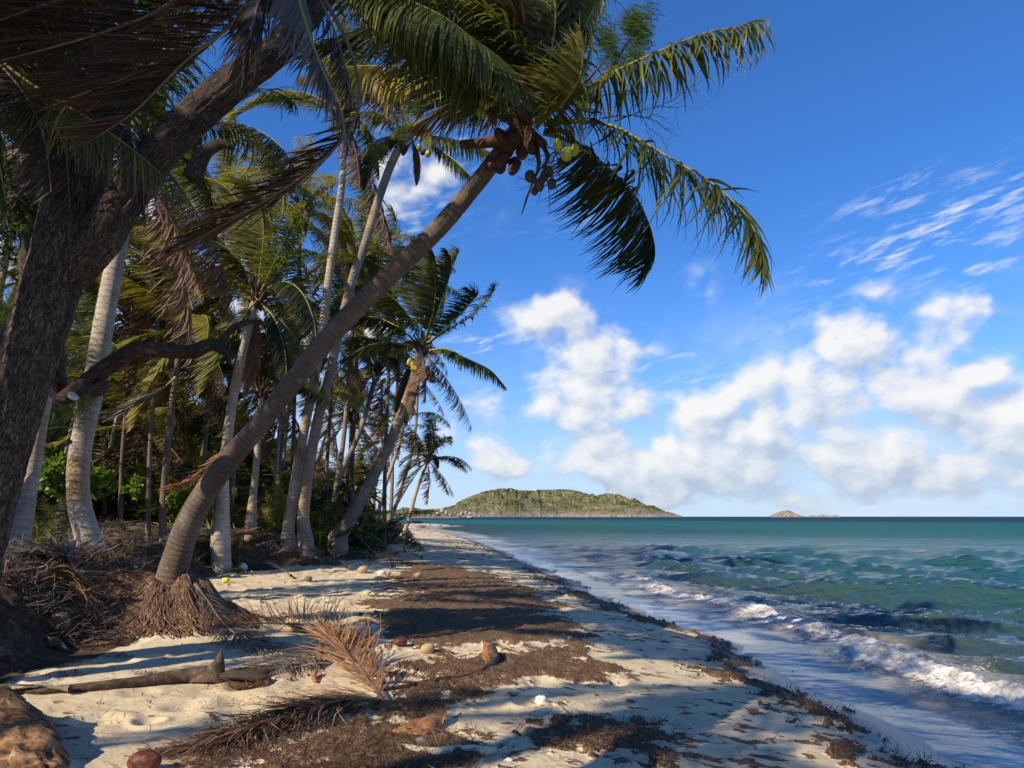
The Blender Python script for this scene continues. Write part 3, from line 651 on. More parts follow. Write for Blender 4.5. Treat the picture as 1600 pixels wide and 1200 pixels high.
def frond(name, pts, L=.6, n=70, grav=.9, wind=(-.5, -.05, 0), width=.035, mats=('leaf', 'rachis'), pet=.16, rr=.022, ns=5, rnd=.12,
          drop=.04, seed=0, vee=.25, side_bias=(1, 1), sweep=(.45, 1.1), tip=.35, loose=0.0, var_tip=.25, up=None, var0=0.0, comb=.42):
    r = np.random.default_rng(seed); P, LL = resample(pts, 26); Tn = nrm(np.gradient(P, axis=0))
    mb = MB(); origin = P[0].copy(); P = P - origin
    rad = rr * (1 - np.linspace(0, 1, 26) ** .8 * .86); rad[:3] *= [1.9, 1.5, 1.2]
    V, Q, la, aa = tube(P, rad, 5, False); mb.add(V, Q, {'var': r.uniform(0, .4), 'along': 0}, 1)
    u = np.linspace(pet, .995, n); uu = np.concatenate([u, u + .4 / n]); uu = np.clip(uu, 0, .998)
    sg = np.concatenate([np.ones(n), -np.ones(n)]); keep = r.random(2 * n) > drop
    uu = uu[keep]; sg = sg[keep]; K = len(uu)
    f = uu * 25; i0 = np.minimum(f.astype(int), 24); fr = (f - i0)[:, None]
    B = P[i0] * (1 - fr) + P[i0 + 1] * fr; T = nrm(Tn[i0] * (1 - fr) + Tn[i0 + 1] * fr)
    Z = np.array([0, 0, 1.]) if up is None else np.asarray(up, float)
    N = Z[None] - T * (T @ Z)[:, None]; ln = np.linalg.norm(N, axis=1, keepdims=True)
    if np.any(ln < .25): N = N + np.array([.4, -.6, 0.])[None] * (ln < .25)
    N = nrm(N - T * np.sum(N * T, 1, keepdims=True)); S = np.cross(T, N)
    q = (uu - pet) / (1 - pet); ang = sweep[0] + (sweep[1] - sweep[0]) * q ** 1.3
    ca = np.cos(ang)[:, None]; sa = np.sin(ang)[:, None]
    sb = np.where(sg > 0, side_bias[0], side_bias[1])
    Dr = S * sg[:, None] * ca + T * sa + N * vee + r.normal(0, rnd, (K, 3))
    cv = np.array([0, 0, -1.]) * grav + np.asarray(wind, float); Dr = nrm(Dr) * (1 - comb) + nrm(cv[None])[0] * comb * np.linalg.norm(cv) ** .5
    prof = np.minimum(1, .45 + 2.6 * q) * np.where(q > .55, 1 - (1 - tip) * ((q - .55) / .45) ** 1.4, 1)
    Ls = L * prof * sb * r.uniform(.82, 1.1, K)
    Wd = width * (.6 + .4 * prof) * r.uniform(.75, 1.15, K)
    g = np.array([0, 0, -1.]) * grav + np.asarray(wind, float)
    bend = g[None] * r.uniform(.6, 1.35, (K, 1)) + r.normal(0, .18 + loose, (K, 3))
    var = np.clip(var0 + r.normal(.34, .16, K) + var_tip * q ** 2 + (r.random(K) < .06) * .5, 0, 1)
    leaflets(mb, B, Dr, Ls, Wd, N, ns, bend, 0, var, r.normal(0, .35 + loose, K))
    me = mb.mesh(name, [M[mats[0]], M[mats[1]]])
    return me, origin
def arc(az, el, L, droop, wind, n=14, w0=(-.85, -.1, 0)):
    """growing path of a frond that starts at azimuth az, elevation el and bends down and downwind"""
    d = np.array([math.cos(el) * math.cos(az), math.cos(el) * math.sin(az), math.sin(el)]); P = [np.zeros(3)]
    for i in range(n):
        P.append(P[-1] + d * L / n); q = (i + 1) / n
        d = d + np.array([0, 0, -1.]) * droop / n * (.5 + q) + np.array(w0) * wind / n * (.4 + q); d /= np.linalg.norm(d)
    return np.array(P)
# library: direction bins, wind always from the sea (from the right)
LIB = {}
def lib(kind, ia, ie):
    key = (kind, ia, ie)
    if key not in LIB:
        az = ia * math.pi / 4 + .2 * ((ia * 7 + ie * 3) % 5 - 2) / 2; el = [1.25, .85, .4, -.1, -.75][ie]
        hi = kind.endswith('hi'); seed = ia * 10 + ie + 100 * ('dead' in kind) + 50 * hi
        path = arc(az, el, 3.6, [1.0, 1.35, 1.5, 1.3, .8][ie], [.95, .8, .6, .4, .2][ie])
        mats = ('leaf_dead', 'rachis_dead') if 'dead' in kind else ('leaf_rust', 'rachis_dead') if 'gold' in kind else (('leaf_yellow', 'rachis') if 'yel' in kind else (('leaf_dark', 'rachis') if 'dark' in kind else ('leaf', 'rachis')))
        LIB[key] = frond('frond', path, L=.80, n=96 if hi else 60, grav=.75, wind=(-1.0, -.1, 0.05), width=.040 if hi else .056, mats=mats, ns=4 if hi else 3, seed=seed,
                         rr=.028, rnd=.13, drop=.06 if 'dead' not in kind else .3, loose=.0 if 'dead' not in kind else .25)[0]
    return LIB[key]
def nut_mesh(name, m_, seed=0):
    n, k = 9, 12; th = np.linspace(0, math.pi, n); ph = np.arange(k) * 2 * math.pi / k
    T_, P_ = np.meshgrid(th, ph, indexing='ij'); r = (1 + .07 * np.cos(3 * P_)) * (1 - .10 * np.cos(T_))
    V = np.stack([np.sin(T_) * np.cos(P_) * r * .85, np.sin(T_) * np.sin(P_) * r * .85, np.cos(T_) * 1.12], -1).reshape(-1, 3)
    i = np.arange(n - 1)[:, None]; j = np.arange(k)[None, :]
    Q = np.stack([i * k + j, (i + 1) * k + j, (i + 1) * k + (j + 1) % k, i * k + (j + 1) % k], -1).reshape(-1, 4)
    return mesh(name, V, Q, None, [M[m_]])
NUT = {k: nut_mesh('coconut', k) for k in ('coco_green', 'coco_brown')}

def ring_disp(amp, ring, seed=0, flare=None):
    def f(L, a, r):
        ph = (L / ring + .25 * fbm(L * .5, a * 0, seed, 2)) % 1
        return .016 * fbm(np.cos(a) * .8, np.sin(a) * .8, L * 1.1 + seed, 3) + amp * (1 - ph) + amp * 1.3 * fbm(np.cos(a) * 1.5 + L * 2, np.sin(a) * 1.5, L * 3 + seed, 3)
    return f
def trunk_pts(pl, dfun=None):
    """pl: list of (px, py, width_px, D)"""
    P = np.array([PX(a, b, d) for a, b, w, d in pl]); R = np.array([w / 2 / F * d for a, b, w, d in pl])
    return P, R
def make_trunk(root, P, R, m_, ns=14, seg=.04, amp=.006, ring=.085, base=None, name='trunk'):
    PR = np.column_stack([P, R]); ln = np.linalg.norm(np.diff(P, axis=0), axis=1).sum(); n = int(max(16, ln / seg))
    C, LL = resample(PR, n)
    V, Q, la, aa = tube(C[:, :3], C[:, 3], ns, True, ring_disp(amp, ring, P[0][0]))
    me = mesh(name, V - P[0], Q, {'len': la, 'ang': aa}, [M[m_]])
    return link(name, me, P[0] - np.array(root.location), parent=root), C
def crown(root, c, n, scale, kind='', dead=2, seed=0, nuts=0, elr=None, hi=False, avoid=None):
    r = random.Random(seed); base = Vector(c) - root.location
    for k in range(n):
        ie = [0, 0, 1, 1, 1, 2, 2, 3][k % 8] if k < n - dead else 4
        ia = (k * 3 + r.randrange(2)) % 8
        kd = kind + ('dead' if ie == 4 and r.random() < .8 else '') + ('hi' if hi else 'lo')
        if k % 5 == 4 and 'dead' not in kd and kind == '': kd = 'yel' + kd
        fo = link('frond', lib(kd, ia, ie), base + Vector((r.uniform(-.06, .06), r.uniform(-.06, .06), r.uniform(-.1, .1))), (r.uniform(-.12, .12), r.uniform(-.12, .12), r.uniform(-.32, .32)), root, scale * r.uniform(.85, 1.12))
    for k in range(nuts):
        a = r.uniform(0, 6.28); link('coconut', NUT['coco_green' if k % 3 else 'coco_brown'], base + Vector((.24 * math.cos(a), .24 * math.sin(a), -.25 - .3 * r.random())), (r.random(), r.random(), r.random()), root, .12)
HEAD = None
def crown_heart(root, c, s=1.0, seed=0):
    """fibrous bulge of leaf bases under the fronds"""
    global HEAD
    if HEAD is None:
        mb = MB(); r = np.random.default_rng(4)
        for k in range(20):
            a = k * 2.4; z = -.28 + k * .03; d = np.array([math.cos(a), math.sin(a), 0])
            P = np.array([d * .06 + [0, 0, z - .08], d * .14 + [0, 0, z], d * .24 + [0, 0, z + .10], d * .38 + [0, 0, z + .17 + .1 * r.random()]])
            C, _ = resample(np.column_stack([P, [.05, .055, .04, .02]]), 6); V, Q, la, aa = tube(C[:, :3], C[:, 3], 6); mb.add(V, Q)
        HEAD = mb.mesh('leaf_bases', [M['boot']])
    link('leaf_bases', HEAD, Vector(c) - root.location, (0, 0, seed), root, s)

def palm(label, pl, n=18, scale=1.0, tm='trunk', group=None, seed=0, kind='', nuts=0, hi=False, dead=2, top=None, ns=12, seg=.05, amp=.006, heart=True, ring=.09, ws=.70):
    P, R = trunk_pts(pl); R = R * ws; g = float(ground(P[0][0], P[0][1]))
    P = np.vstack([P[0] + [0, 0, min(0, g - .15 - P[0][2])] + (P[0] - P[1]) * .02, P]); R = np.concatenate([[R[0] * 1.15], R])
    root = thing('coconut_palm', label, 'palm tree', (P[0][0], P[0][1], min(P[0][2], g)), group=group)
    make_trunk(root, P, R, tm, ns, seg, amp, ring)
    c = P[-1] if top is None else top
    if heart: crown_heart(root, c, scale, seed)
    crown(root, c, n, scale, kind, dead, seed, nuts, hi=hi)
    return root

# --- the foremost palm, leaning out over the beach
pl = [(262, 962, 92, 8.9), (266, 925, 64, 8.85), (274, 880, 49, 8.8), (298, 810, 43, 8.75), (345, 735, 39, 8.65), (404, 665, 35, 8.55), (455, 600, 34, 8.45), (515, 525, 34, 8.3), (596, 442, 33, 8.15), (680, 362, 32, 8.0), (740, 292, 30, 7.85), (782, 240, 30, 7.7), (812, 205, 38, 7.6)]
P, R = trunk_pts(pl); R = R * .86
A = thing('coconut_palm', 'foremost coconut palm with thick brown trunk leaning far out over the beach', 'palm tree', (P[0][0], P[0][1], float(ground(P[0][0], P[0][1]))))
make_trunk(A, P, R, 'trunk_brown', 40, .012, .0042, .062)
CA = PX(835, 188, 7.5)
HERO = [
 # (path px,py,D), L, n, grav, wind, mats, extra
 ([(850,192,7.5),(905,190,7.4),(960,198,7.2),(1040,243,7.0),(1110,285,6.8),(1160,330,6.6),(1185,375,6.5),(1192,420,6.45)], .85, 84, 1.15, (-.6,-.1,0), ('leaf','rachis'), dict(loose=.32, rnd=.22, comb=.35, var_tip=.5, drop=.06)),
 ([(850,205,7.5),(905,228,7.6),(950,262,7.7),(990,302,7.8),(1012,345,7.85),(1022,385,7.9),(1012,420,7.9)], .95, 84, .35, (-1.15,.1,0), ('leaf_dark','rachis'), dict(drop=.03)),
 ([(850,180,7.5),(900,148,7.4),(960,112,7.3),(1030,80,7.1),(1100,52,6.9),(1150,42,6.8),(1192,33,6.7)], .62, 70, 1.5, (-.45,-.1,-.2), ('leaf','rachis'), dict(loose=.3, rnd=.22, var_tip=.35, drop=.12, tip=.6)),
 ([(840,175,7.5),(862,110,7.4),(880,40,7.2),(890,-40,7.0),(870,-120,6.9)], .9, 74, .1, (-1.0,-.1,.1), ('leaf','rachis'), {}),
 ([(840,175,7.5),(880,100,7.4),(915,40,7.3),(935,-20,7.2),(930,-80,7.1)], .7, 70, .3, (-.9,-.2,.1), ('leaf','rachis'), {}),
 ([(832,175,7.5),(835,100,7.7),(830,20,7.9),(810,-60,8.0),(770,-130,8.1)], .9, 70, .2, (-1,0,.1), ('leaf_dark','rachis'), {}),
 ([(828,180,7.5),(800,110,7.4),(790,40,7.3),(760,-30,7.1),(700,-90,7.0)], .85, 74, .5, (-.9,0,0), ('leaf','rachis'), {}),
 ([(825,182,7.5),(812,125,7.1),(780,92,6.8),(740,62,6.6),(690,25,6.4),(620,-6,6.3),(550,-18,6.2)], .85, 96, 1.9, (.05,-.1,-.6), ('leaf','rachis'), dict(drop=.01, vee=0, rnd=.07, var0=.05)),
 ([(820,185,7.5),(770,140,7.8),(720,126,8.0),(660,108,8.2),(590,103,8.3),(520,106,8.4),(470,120,8.4)], .58, 96, 1.9, (-.1,0,-.6), ('leaf_yellow','rachis'), dict(drop=.02, vee=0, rnd=.07)),
 ([(820,185,7.5),(770,110,8.2),(700,60,8.6),(620,40,8.8),(540,60,8.9),(470,90,9.0)], .9, 74, .9, (-.9,0,-.2), ('leaf_dark','rachis'), dict(var0=.12)),
 ([(822,182,7.5),(770,90,8.0),(700,10,8.4),(620,-30,8.6),(520,-20,8.7),(440,10,8.8)], 1.0, 74, .9, (-.8,0,-.2), ('leaf_dark','rachis'), {}),
 ([(835,190,7.4),(880,160,6.9),(905,122,6.6),(912,80,6.45)], .62, 44, .2, (-.85,0,.1), ('leaf','rachis'), dict(vee=.4, var0=.05)),
 ([(838,195,7.4),(872,168,7.1),(905,125,6.8)], .55, 40, 1.2, (-.6,0,0), ('leaf_yellow','rachis'), dict(vee=0)),
 ([(825,190,7.5),(760,150,7.2),(700,80,6.9),(660,10,6.7),(640,-60,6.6)], .85, 70, .9, (-.8,-.1,0), ('leaf_dark','rachis'), {}),
 ([(825,195,7.5),(790,160,7.6),(740,160,7.8),(690,175,7.9),(640,205,8.0)], .5, 60, 1.1, (-.7,0,0), ('leaf_dead','rachis_dead'), dict(drop=.3, loose=.2)),
 ([(820,200,7.5),(790,212,7.5),(760,216,7.4),(730,220,7.4)], .2, 14, 1.0, (-.6,0,0), ('leaf_dead','rachis_dead'), dict(drop=.6)),
 ([(830,180,7.5),(820,90,7.3),(800,10,7.0),(780,-70,6.8)], .8, 70, .5, (-1,0,0), ('leaf_dead','rachis'), dict(loose=.1)),
 ([(850,178,7.5),(895,110,7.6),(930,45,7.7),(948,-20,7.8),(940,-90,7.9)], .7, 80, .6, (-.8,0,-.1), ('leaf','rachis'), {}),
 ([(845,175,7.5),(860,90,7.2),(868,10,7.0),(850,-80,6.9)], .9, 80, .5, (-.8,0,0), ('leaf_dark','rachis'), {}),
 ([(835,175,7.5),(815,90,7.2),(770,30,7.0),(700,-20,6.9),(640,-70,6.9)], .8, 80, .9, (-.6,0,0), ('leaf','rachis'), {}),
 ([(840,178,7.6),(880,120,7.9),(900,60,8.1),(925,0,8.2)], .6, 60, .8, (-.6,0,0), ('leaf_dark','rachis'), {}),
]
for k, (pts, L, n, g, w, ms, ex) in enumerate(HERO):
    me, o0 = frond('frond', [PX(*p) for p in pts], L=L, n=int(n * 1.45), grav=g, wind=w, mats=ms, width=.036, ns=6, rr=.024, seed=k + 300, **ex)
    link('frond', me, Vector(o0) - A.location, parent=A)
def stub(root, pts, r0, r1, m_='boot', name='leaf_base', flat=1.0):
    C, _ = resample(np.column_stack([np.array(pts), np.linspace(r0, r1, len(pts))]), 9)
    V, Q, la, aa = tube(C[:, :3], C[:, 3], 8); V = V - pts[0]
    return link(name, mesh(name, V, Q, {'len': la, 'ang': aa}, [M[m_]]), Vector(pts[0]) - root.location, parent=root)
for k, (a, b) in enumerate([((800,235,7.6),(768,222,7.5)), ((790,245,7.6),(762,262,7.5)), ((808,222,7.55),(775,205,7.4)), ((815,215,7.5),(720,226,7.35)), ((815,240,7.6),(826,222,7.4)), ((805,255,7.7),(800,268,7.5)), ((822,205,7.5),(850,225,7.3)), ((815,200,7.5),(790,178,7.4)), ((830,190,7.5),(800,160,7.3)), ((826,215,7.5),(832,236,7.3)), ((795,228,7.5),(778,208,7.3)), ((783,262,7.8),(762,250,7.6))]):
    stub(A, [PX(*a), (PX(*a) + PX(*b)) / 2 + [0, 0, -.01], PX(*b)], .075, .045)
# hanging spathes and fruit stalks
for pts, r0, r1 in [([(838,225,7.4),(840,240,7.4),(842,262,7.35),(830,290,7.3),(815,335,7.25)], .035, .006), ([(842,215,7.4),(856,245,7.35),(848,262,7.3)], .03, .02), ([(852,205,7.4),(880,205,7.35),(895,225,7.3)], .03, .02), ([(815,190,7.5),(785,170,7.4),(762,165,7.35)], .025, .015), ([(860,200,7.4),(905,140,7.3),(945,95,7.2)], .035, .008), ([(810,196,7.5),(740,165,7.4),(702,176,7.35)], .03, .008)]:
    stub(A, [PX(*p) for p in pts], r0, r1, 'boot', 'fruit_stalk')
for (px, py, D, s, m_) in [(758,160,7.4,17,'coco_green'),(752,176,7.4,13,'coco_green'),(768,158,7.45,12,'coco_green'),(872,226,7.25,14,'coco_green'),(886,240,7.2,17,'coco_green'),(898,234,7.3,14,'coco_green'),(904,163,7.3,10,'coco_green'),(916,165,7.3,9,'coco_green'),(896,152,7.3,9,'coco_green'),
                            (828,275,7.35,15,'coco_brown'),(843,288,7.3,16,'coco_brown'),(858,268,7.35,13,'coco_brown'),(862,287,7.3,13,'coco_brown'),(850,275,7.4,13,'coco_brown'),(836,298,7.35,11,'coco_brown'),(783,122,7.6,9,'coco_green'),(772,146,7.5,9,'coco_green')]:
    link('coconut', NUT[m_], Vector(PX(px, py, D - (.25 if m_ == 'coco_green' else 0))) - A.location, (random.uniform(-.4, .4), random.uniform(-.4, .4), random.random() * 6), A, s / 2 / F * D * 1.25)
def twig_mesh(name, origin, chains, m_):
    mb = MB()
    for pts, r0, r1 in chains:
        C, _ = resample(np.column_stack([np.array(pts), np.linspace(r0, r1, len(pts))]), max(4, len(pts) * 3))
        V, Q, la, aa = tube(C[:, :3], C[:, 3], 5, False); mb.add(V, Q, {'len': la, 'ang': aa, 'var': .4})
    return mb.mesh(name, [M[m_]], True, origin)
def wiry(c, n, L, rng, spread=1.0, grav=-.5):
    ch = []
    for k in range(n):
        d = rng.normal(0, 1, 3) * spread; d[2] = d[2] * .6 + grav * .4; d /= np.linalg.norm(d); p = np.array(c); pts = [p]
        for i in range(6):
            d = d + rng.normal(0, .28, 3) + [0, 0, grav * .12]; d /= np.linalg.norm(d); p = p + d * L / 6 * rng.uniform(.7, 1.2); pts.append(p)
        ch.append((pts, .006, .0015))
    return ch
_rg = np.random.default_rng(9)
ch = []
for c in [(870,235,7.3),(850,275,7.3),(762,168,7.4),(905,170,7.3),(830,210,7.4),(780,180,7.4)]: ch += wiry(PX(*c), 16, .42, _rg)
ch += wiry(PX(930, 175, 7.3), 8, .35, _rg)
link('fruit_strands', twig_mesh('fruit_strands', np.array(A.location), ch, 'rachis_dead'), parent=A)
# fibrous root mass
def root_mass(root, c, sx, sy, h, n, seed, lean=0.0, r=.008, hfun=None):
    rg = np.random.default_rng(seed); mb = MB()
    for k in range(n):
        a = rg.uniform(math.pi, 2.25 * math.pi) if rg.random() < .75 else rg.uniform(0, 6.28); f0 = rg.uniform(0, .55); pts = []
        a += 0; f1 = rg.uniform(f0 + .25, 1.15); amp = rg.uniform(.01, .035)
        for q in np.linspace(0, 1, 7):
            f = f0 + (f1 - f0) * q; aa = a + .07 * math.sin(q * 5 + k) + rg.normal(0, .045)
            x = c[0] + (math.cos(aa) * sx - (lean * f ** 1.5 * max(0, -math.cos(aa)))) * f; y = c[1] + math.sin(aa) * sy * f
            z = float(ground(x, y)) + amp + .012 * rg.normal(); z = max(z, z)
            if f < .35: z = max(z, c[2] * (1 - f / .35) + z * (f / .35))
            pts.append((x, y, z))
        C, _ = resample(np.column_stack([np.array(pts), np.full(7, r * rg.uniform(.5, 1.7))]), 8)
        V, Q, la, aa_ = tube(C[:, :3], C[:, 3], 4, False); mb.add(V, Q)
    link('root_mass', mb.mesh('root_mass', [M['fibre']], True, np.array(root.location)), parent=root)
bA = PX(264, 935, 8.85)
root_mass(A, (bA[0], bA[1], bA[2]), 1.05, .85, .4, 1500, 1, 1.3, .0062)

# --- the old rough-barked tree on the left
def bark_disp(amp, seed):
    def f(L, a, r):
        c, s = np.cos(a) * 2.4, np.sin(a) * 2.4
        n = fbm(c * 2.2, s * 2.2, L * 2.6 + seed, 5, .62)
        return amp * (1.6 * n - .8 * np.abs(fbm(c * 5, s * 5, L * 7 + seed, 3)) * 2) + amp * 2.2 * fbm(c * .4, s * .4, L * .8, 2)
    return f
def limb(root, pl, m_='bark', ns=64, seg=.02, amp=.03, name='branch', D=None):
    P, R = trunk_pts(pl); C, LL = resample(np.column_stack([P, R]), int(max(12, np.linalg.norm(np.diff(P, axis=0), axis=1).sum() / seg)))
    V, Q, la, aa = tube(C[:, :3], C[:, 3], ns, True, bark_disp(amp, P[0][0]))
    return link(name, mesh(name, V - P[0], Q, {'len': la, 'ang': aa}, [M[m_]]), Vector(P[0]) - root.location, parent=root)
g = gw(-5.2, 6.3)
OLD = thing('old_beach_tree', 'old dark tree with rough cracked bark leaning in from the left edge', 'tree', tuple(g))
limb(OLD, [(-109,1090,162,6.3),(-76,960,113,6.3),(-50,860,93,6.3),(-20,760,85,6.3),(10,660,81,6.3),(42,560,81,6.3),(76,460,81,6.3),(100,380,81,6.3),(118,300,79,6.3),(136,210,77,6.3),(152,110,75,6.3),(164,0,73,6.3),(172,-140,70,6.3)], name='trunk', amp=.032, ns=96, seg=.016)
limb(OLD, [(112,430,56,6.35),(155,372,62,6.3),(202,300,56,6.3),(248,237,52,6.3),(305,180,50,6.3),(365,130,46,6.3),(440,70,42,6.3),(520,-30,38,6.3)], amp=.022)
limb(OLD, [(60,470,60,6.6),(66,540,60,7.2),(95,615,27,7.4),(128,604,27,7.3),(165,575,26,7.2),(215,546,24,7.2),(262,548,22,7.2),(300,549,21,7.3),(330,538,19,7.3),(352,548,16,7.3),(368,558,8,7.4)], amp=.012, ns=24, seg=.02)
limb(OLD, [(345,545,12,7.3),(352,525,11,7.3),(372,508,10,7.3),(398,503,7,7.4),(420,512,3,7.5)], amp=.006, ns=14)
limb(OLD, [(165,600,20,7.2),(155,608,22,7.15),(140,610,20,7.1)], amp=.006, ns=14)
limb(OLD, [(300,280,30,6.2),(318,240,22,6.2),(345,225,16,6.2),(362,230,6,6.2)], amp=.01, ns=14)
limb(OLD, [(92,700,8,6.2),(110,690,7,6.1)], amp=.003, ns=8)
# sawn stub face
o = link('sawn_end', rock_mesh('sawn_end', 3.1, 8, M['shell'], .45, .15), Vector(PX(114, 619, 7.15)) - OLD.location, (.4, .9, 0), OLD, .055)

def leaf_cloud(name, m_, n, size, R, seed, aspect=2.5, clumps=26, flat=1.0, droop=0.0):
    rg = np.random.default_rng(seed); c = rg.normal(0, 1, (clumps, 3)); c = nrm(c) * rg.uniform(.35, 1, (clumps, 1)) ** .6 * np.array(R)
    k = rg.integers(0, clumps, n); cr = rg.uniform(.18, .38, clumps)[k, None] * np.array(R)
    P = c[k] + nrm(rg.normal(0, 1, (n, 3))) * cr * rg.uniform(.3, 1, (n, 1)) ** .5
    d = nrm(rg.normal(0, 1, (n, 3)) + [0, 0, -droop]); N = nrm(np.cross(d, rg.normal(0, 1, (n, 3))))
    s = size * rg.uniform(.6, 1.3, (n, 1)); w = s / aspect
    V = np.stack([P, P + d * s * .5 + N * w * .5, P + d * s, P + d * s * .5 - N * w * .5], 1).reshape(-1, 3)
    Q = np.arange(4 * n).reshape(-1, 4)
    return V, Q, {'var': np.repeat(np.clip(rg.normal(.4, .2, n) + .25 * (rg.random(clumps)[k] - .5), 0, 1), 4), 'along': np.tile([0, .3, .6, .3], n)}
def foliage(name, m_, *a, **k):
    V, Q, at = leaf_cloud(name, m_, *a, **k); return mesh(name, V, Q, at, [M[m_]], smooth=False)
# strap leaved rosettes high in the old tree
def rosette(c, n, L, seed, m_='leaf', w=.05, up=.5, ns=4):
    r = np.random.default_rng(seed); mb = MB(); B = np.tile(np.array(c, float), (n, 1)); a = r.uniform(0, 6.28, n)
    Dr = np.stack([np.cos(a), np.sin(a), r.uniform(-.3, 1.4, n) * up], 1); N = nrm(np.cross(Dr, np.cross([0, 0, 1.], Dr)))
    leaflets(mb, B, Dr, L * r.uniform(.6, 1.1, n), np.full(n, w), N, ns, np.tile([-.3, 0, -1.], (n, 1)), 0, np.clip(r.normal(.4, .2, n), 0, 1), r.normal(0, .4, n))
    return mb
mb = MB()
for k, (px, py, D) in enumerate([(215,150,7.2),(195,175,7.0),(235,165,7.5),(245,185,7.4),(225,130,7.3),(180,200,7.4),(60,60,7.5),(30,100,7.6),(20,40,7.2),(10,140,7.4),(60,140,7.8),(100,30,8)]):
    b = rosette(PX(px, py, D), 22, .42, k, w=.045); mb.V += b.V; mb.Q += [q + mb.n for q in b.Q]; mb.M += b.M; mb.n += b.n
    for kk, a in b.A.items(): mb.A.setdefault(kk, []).extend(a)
link('foliage', mb.mesh('foliage', [M['leaf']], True, np.array(OLD.location)), parent=OLD)
for k, (px, py, D, R, n) in enumerate([(60, 60, 8.6, (1.3, .9, .9), 5200), (-60, 240, 8.0, (.9, .9, 1.2), 3600), (170, -60, 8.2, (1.5, 1, .8), 4200)]):
    link('foliage', foliage('foliage', 'wood_leaf', n, .11, R, 40 + k), Vector(PX(px, py, D)) - OLD.location, parent=OLD)

# --- thin forked tree behind it at the left edge
g = gw(-7.6, 9.6)
FT = thing('forked_tree', 'thin smooth barked tree forking beside the old dark trunk at the left edge', 'tree', tuple(g))
limb(FT, [(-30,830,26,9.6),(10,700,24,9.6),(36,600,22,9.5),(42,500,21,9.5),(42,400,20,9.5),(46,300,19,9.5),(55,200,17,9.5),(60,80,14,9.5)], 'bark_thin', 16, .05, .008, 'trunk')
limb(FT, [(42,400,14,9.5),(38,370,13,9.4),(22,350,12,9.3),(0,338,11,9.2),(-40,330,9,9.1)], 'bark_thin', 12, .04, .005)
limb(FT, [(46,375,12,9.5),(60,350,12,9.5),(74,335,10,9.5)], 'bark_thin', 12, .04, .005)
limb(FT, [(44,455,5,9.4),(28,440,5,9.3),(8,420,4,9.2),(-15,395,3,9.1)], 'bark', 8, .04, .003)
def needles(name, R, n, seed, L=.28, clumps=40):
    rg = np.random.default_rng(seed); c = rg.uniform(-1, 1, (clumps, 3)) * R; k = rg.integers(0, clumps, n)
    B = c[k] + rg.normal(0, .10, (n, 3)); Dr = nrm(rg.normal(0, .6, (n, 3)) + (rg.normal(0, .5, (clumps, 3)))[k] + [-.5, 0, .1])
    mb = MB(); leaflets(mb, B, Dr, L * rg.uniform(.5, 1.2, n), np.full(n, .008), nrm(rg.normal(0, 1, (n, 3))), 3, np.tile([-.4, 0, -.6], (n, 1)), 0, np.clip(rg.normal(.4, .25, n), 0, 1))
    return mb.mesh(name, [M['needle']])
for k, (px, py, D, R, n) in enumerate([(20, 470, 10.2, (.7, .6, .9), 5200), (40, 570, 10.6, (.8, .5, .7), 4200), (20, 680, 10.4, (.5, .5, .6), 2600)]):
    link('foliage', needles('foliage', R, n, 60 + k), Vector(PX(px, py, D)) - FT.location, parent=FT)

# --- its far branch passes behind the foremost crown; feathery tips and bare twigs show against the sky
BR = limb(OLD, [(520,-30,46,6.3),(640,-60,34,7),(760,-40,28,8),(850,40,22,8.8),(890,120,16,9),(915,160,12,9),(935,140,8,9),(960,100,6,9),(985,60,3,9)], amp=.008, ns=14, seg=.06)
rg = np.random.default_rng(77); ch = []
def walk(p, d, L, r, depth):
    n = 5; pts = [p]
    for i in range(n):
        d = d + rg.normal(0, .22, 3); d /= np.linalg.norm(d); p = p + d * L / n; pts.append(p)
        if depth and i > 0 and rg.random() < .85:
            walk(p, d + rg.normal(0, .75, 3) * [1, .6, 1], L * .55, r * .55, depth - 1)
    ch.append((pts, r, r * .35))
walk(PX(915, 165, 9), np.array([.9, 0, -.15]), .75, .012, 3); walk(PX(960, 190, 9), np.array([1, 0, .5]), .65, .010, 3); walk(PX(940, 185, 9), np.array([1, 0, -.2]), .95, .010, 3)
link('twigs', twig_mesh('twigs', np.array(OLD.location), ch, 'drift'), parent=OLD)
mb = MB()
for (px, py, n) in [(1003,40,420),(1010,60,380),(985,40,200),(955,75,380),(950,60,250),(965,95,260),(1000,85,260),(940,10,260),(920,30,260),(985,100,160),(1018,28,160),(905,90,240),(640,205,260),(600,235,240),(720,165,200)]:
    c = PX(px, py, 9); c = c + rg.normal(0, .02, 3); B = c + rg.normal(0, 1, (n, 3)) * [.07, .07, .085]
    Dr = nrm(rg.normal(0, .35, (n, 3)) + [-.7, 0, .35])
    leaflets(mb, B, Dr, .17 * rg.uniform(.5, 1.2, n), np.full(n, .008), nrm(rg.normal(0, 1, (n, 3))), 3, np.tile([-.7, 0, -.3], (n, 1)), 0, np.clip(rg.normal(.3, .25, n), 0, 1))
link('foliage', mb.mesh('foliage', [M['needle']], True, np.array(OLD.location)), parent=OLD)

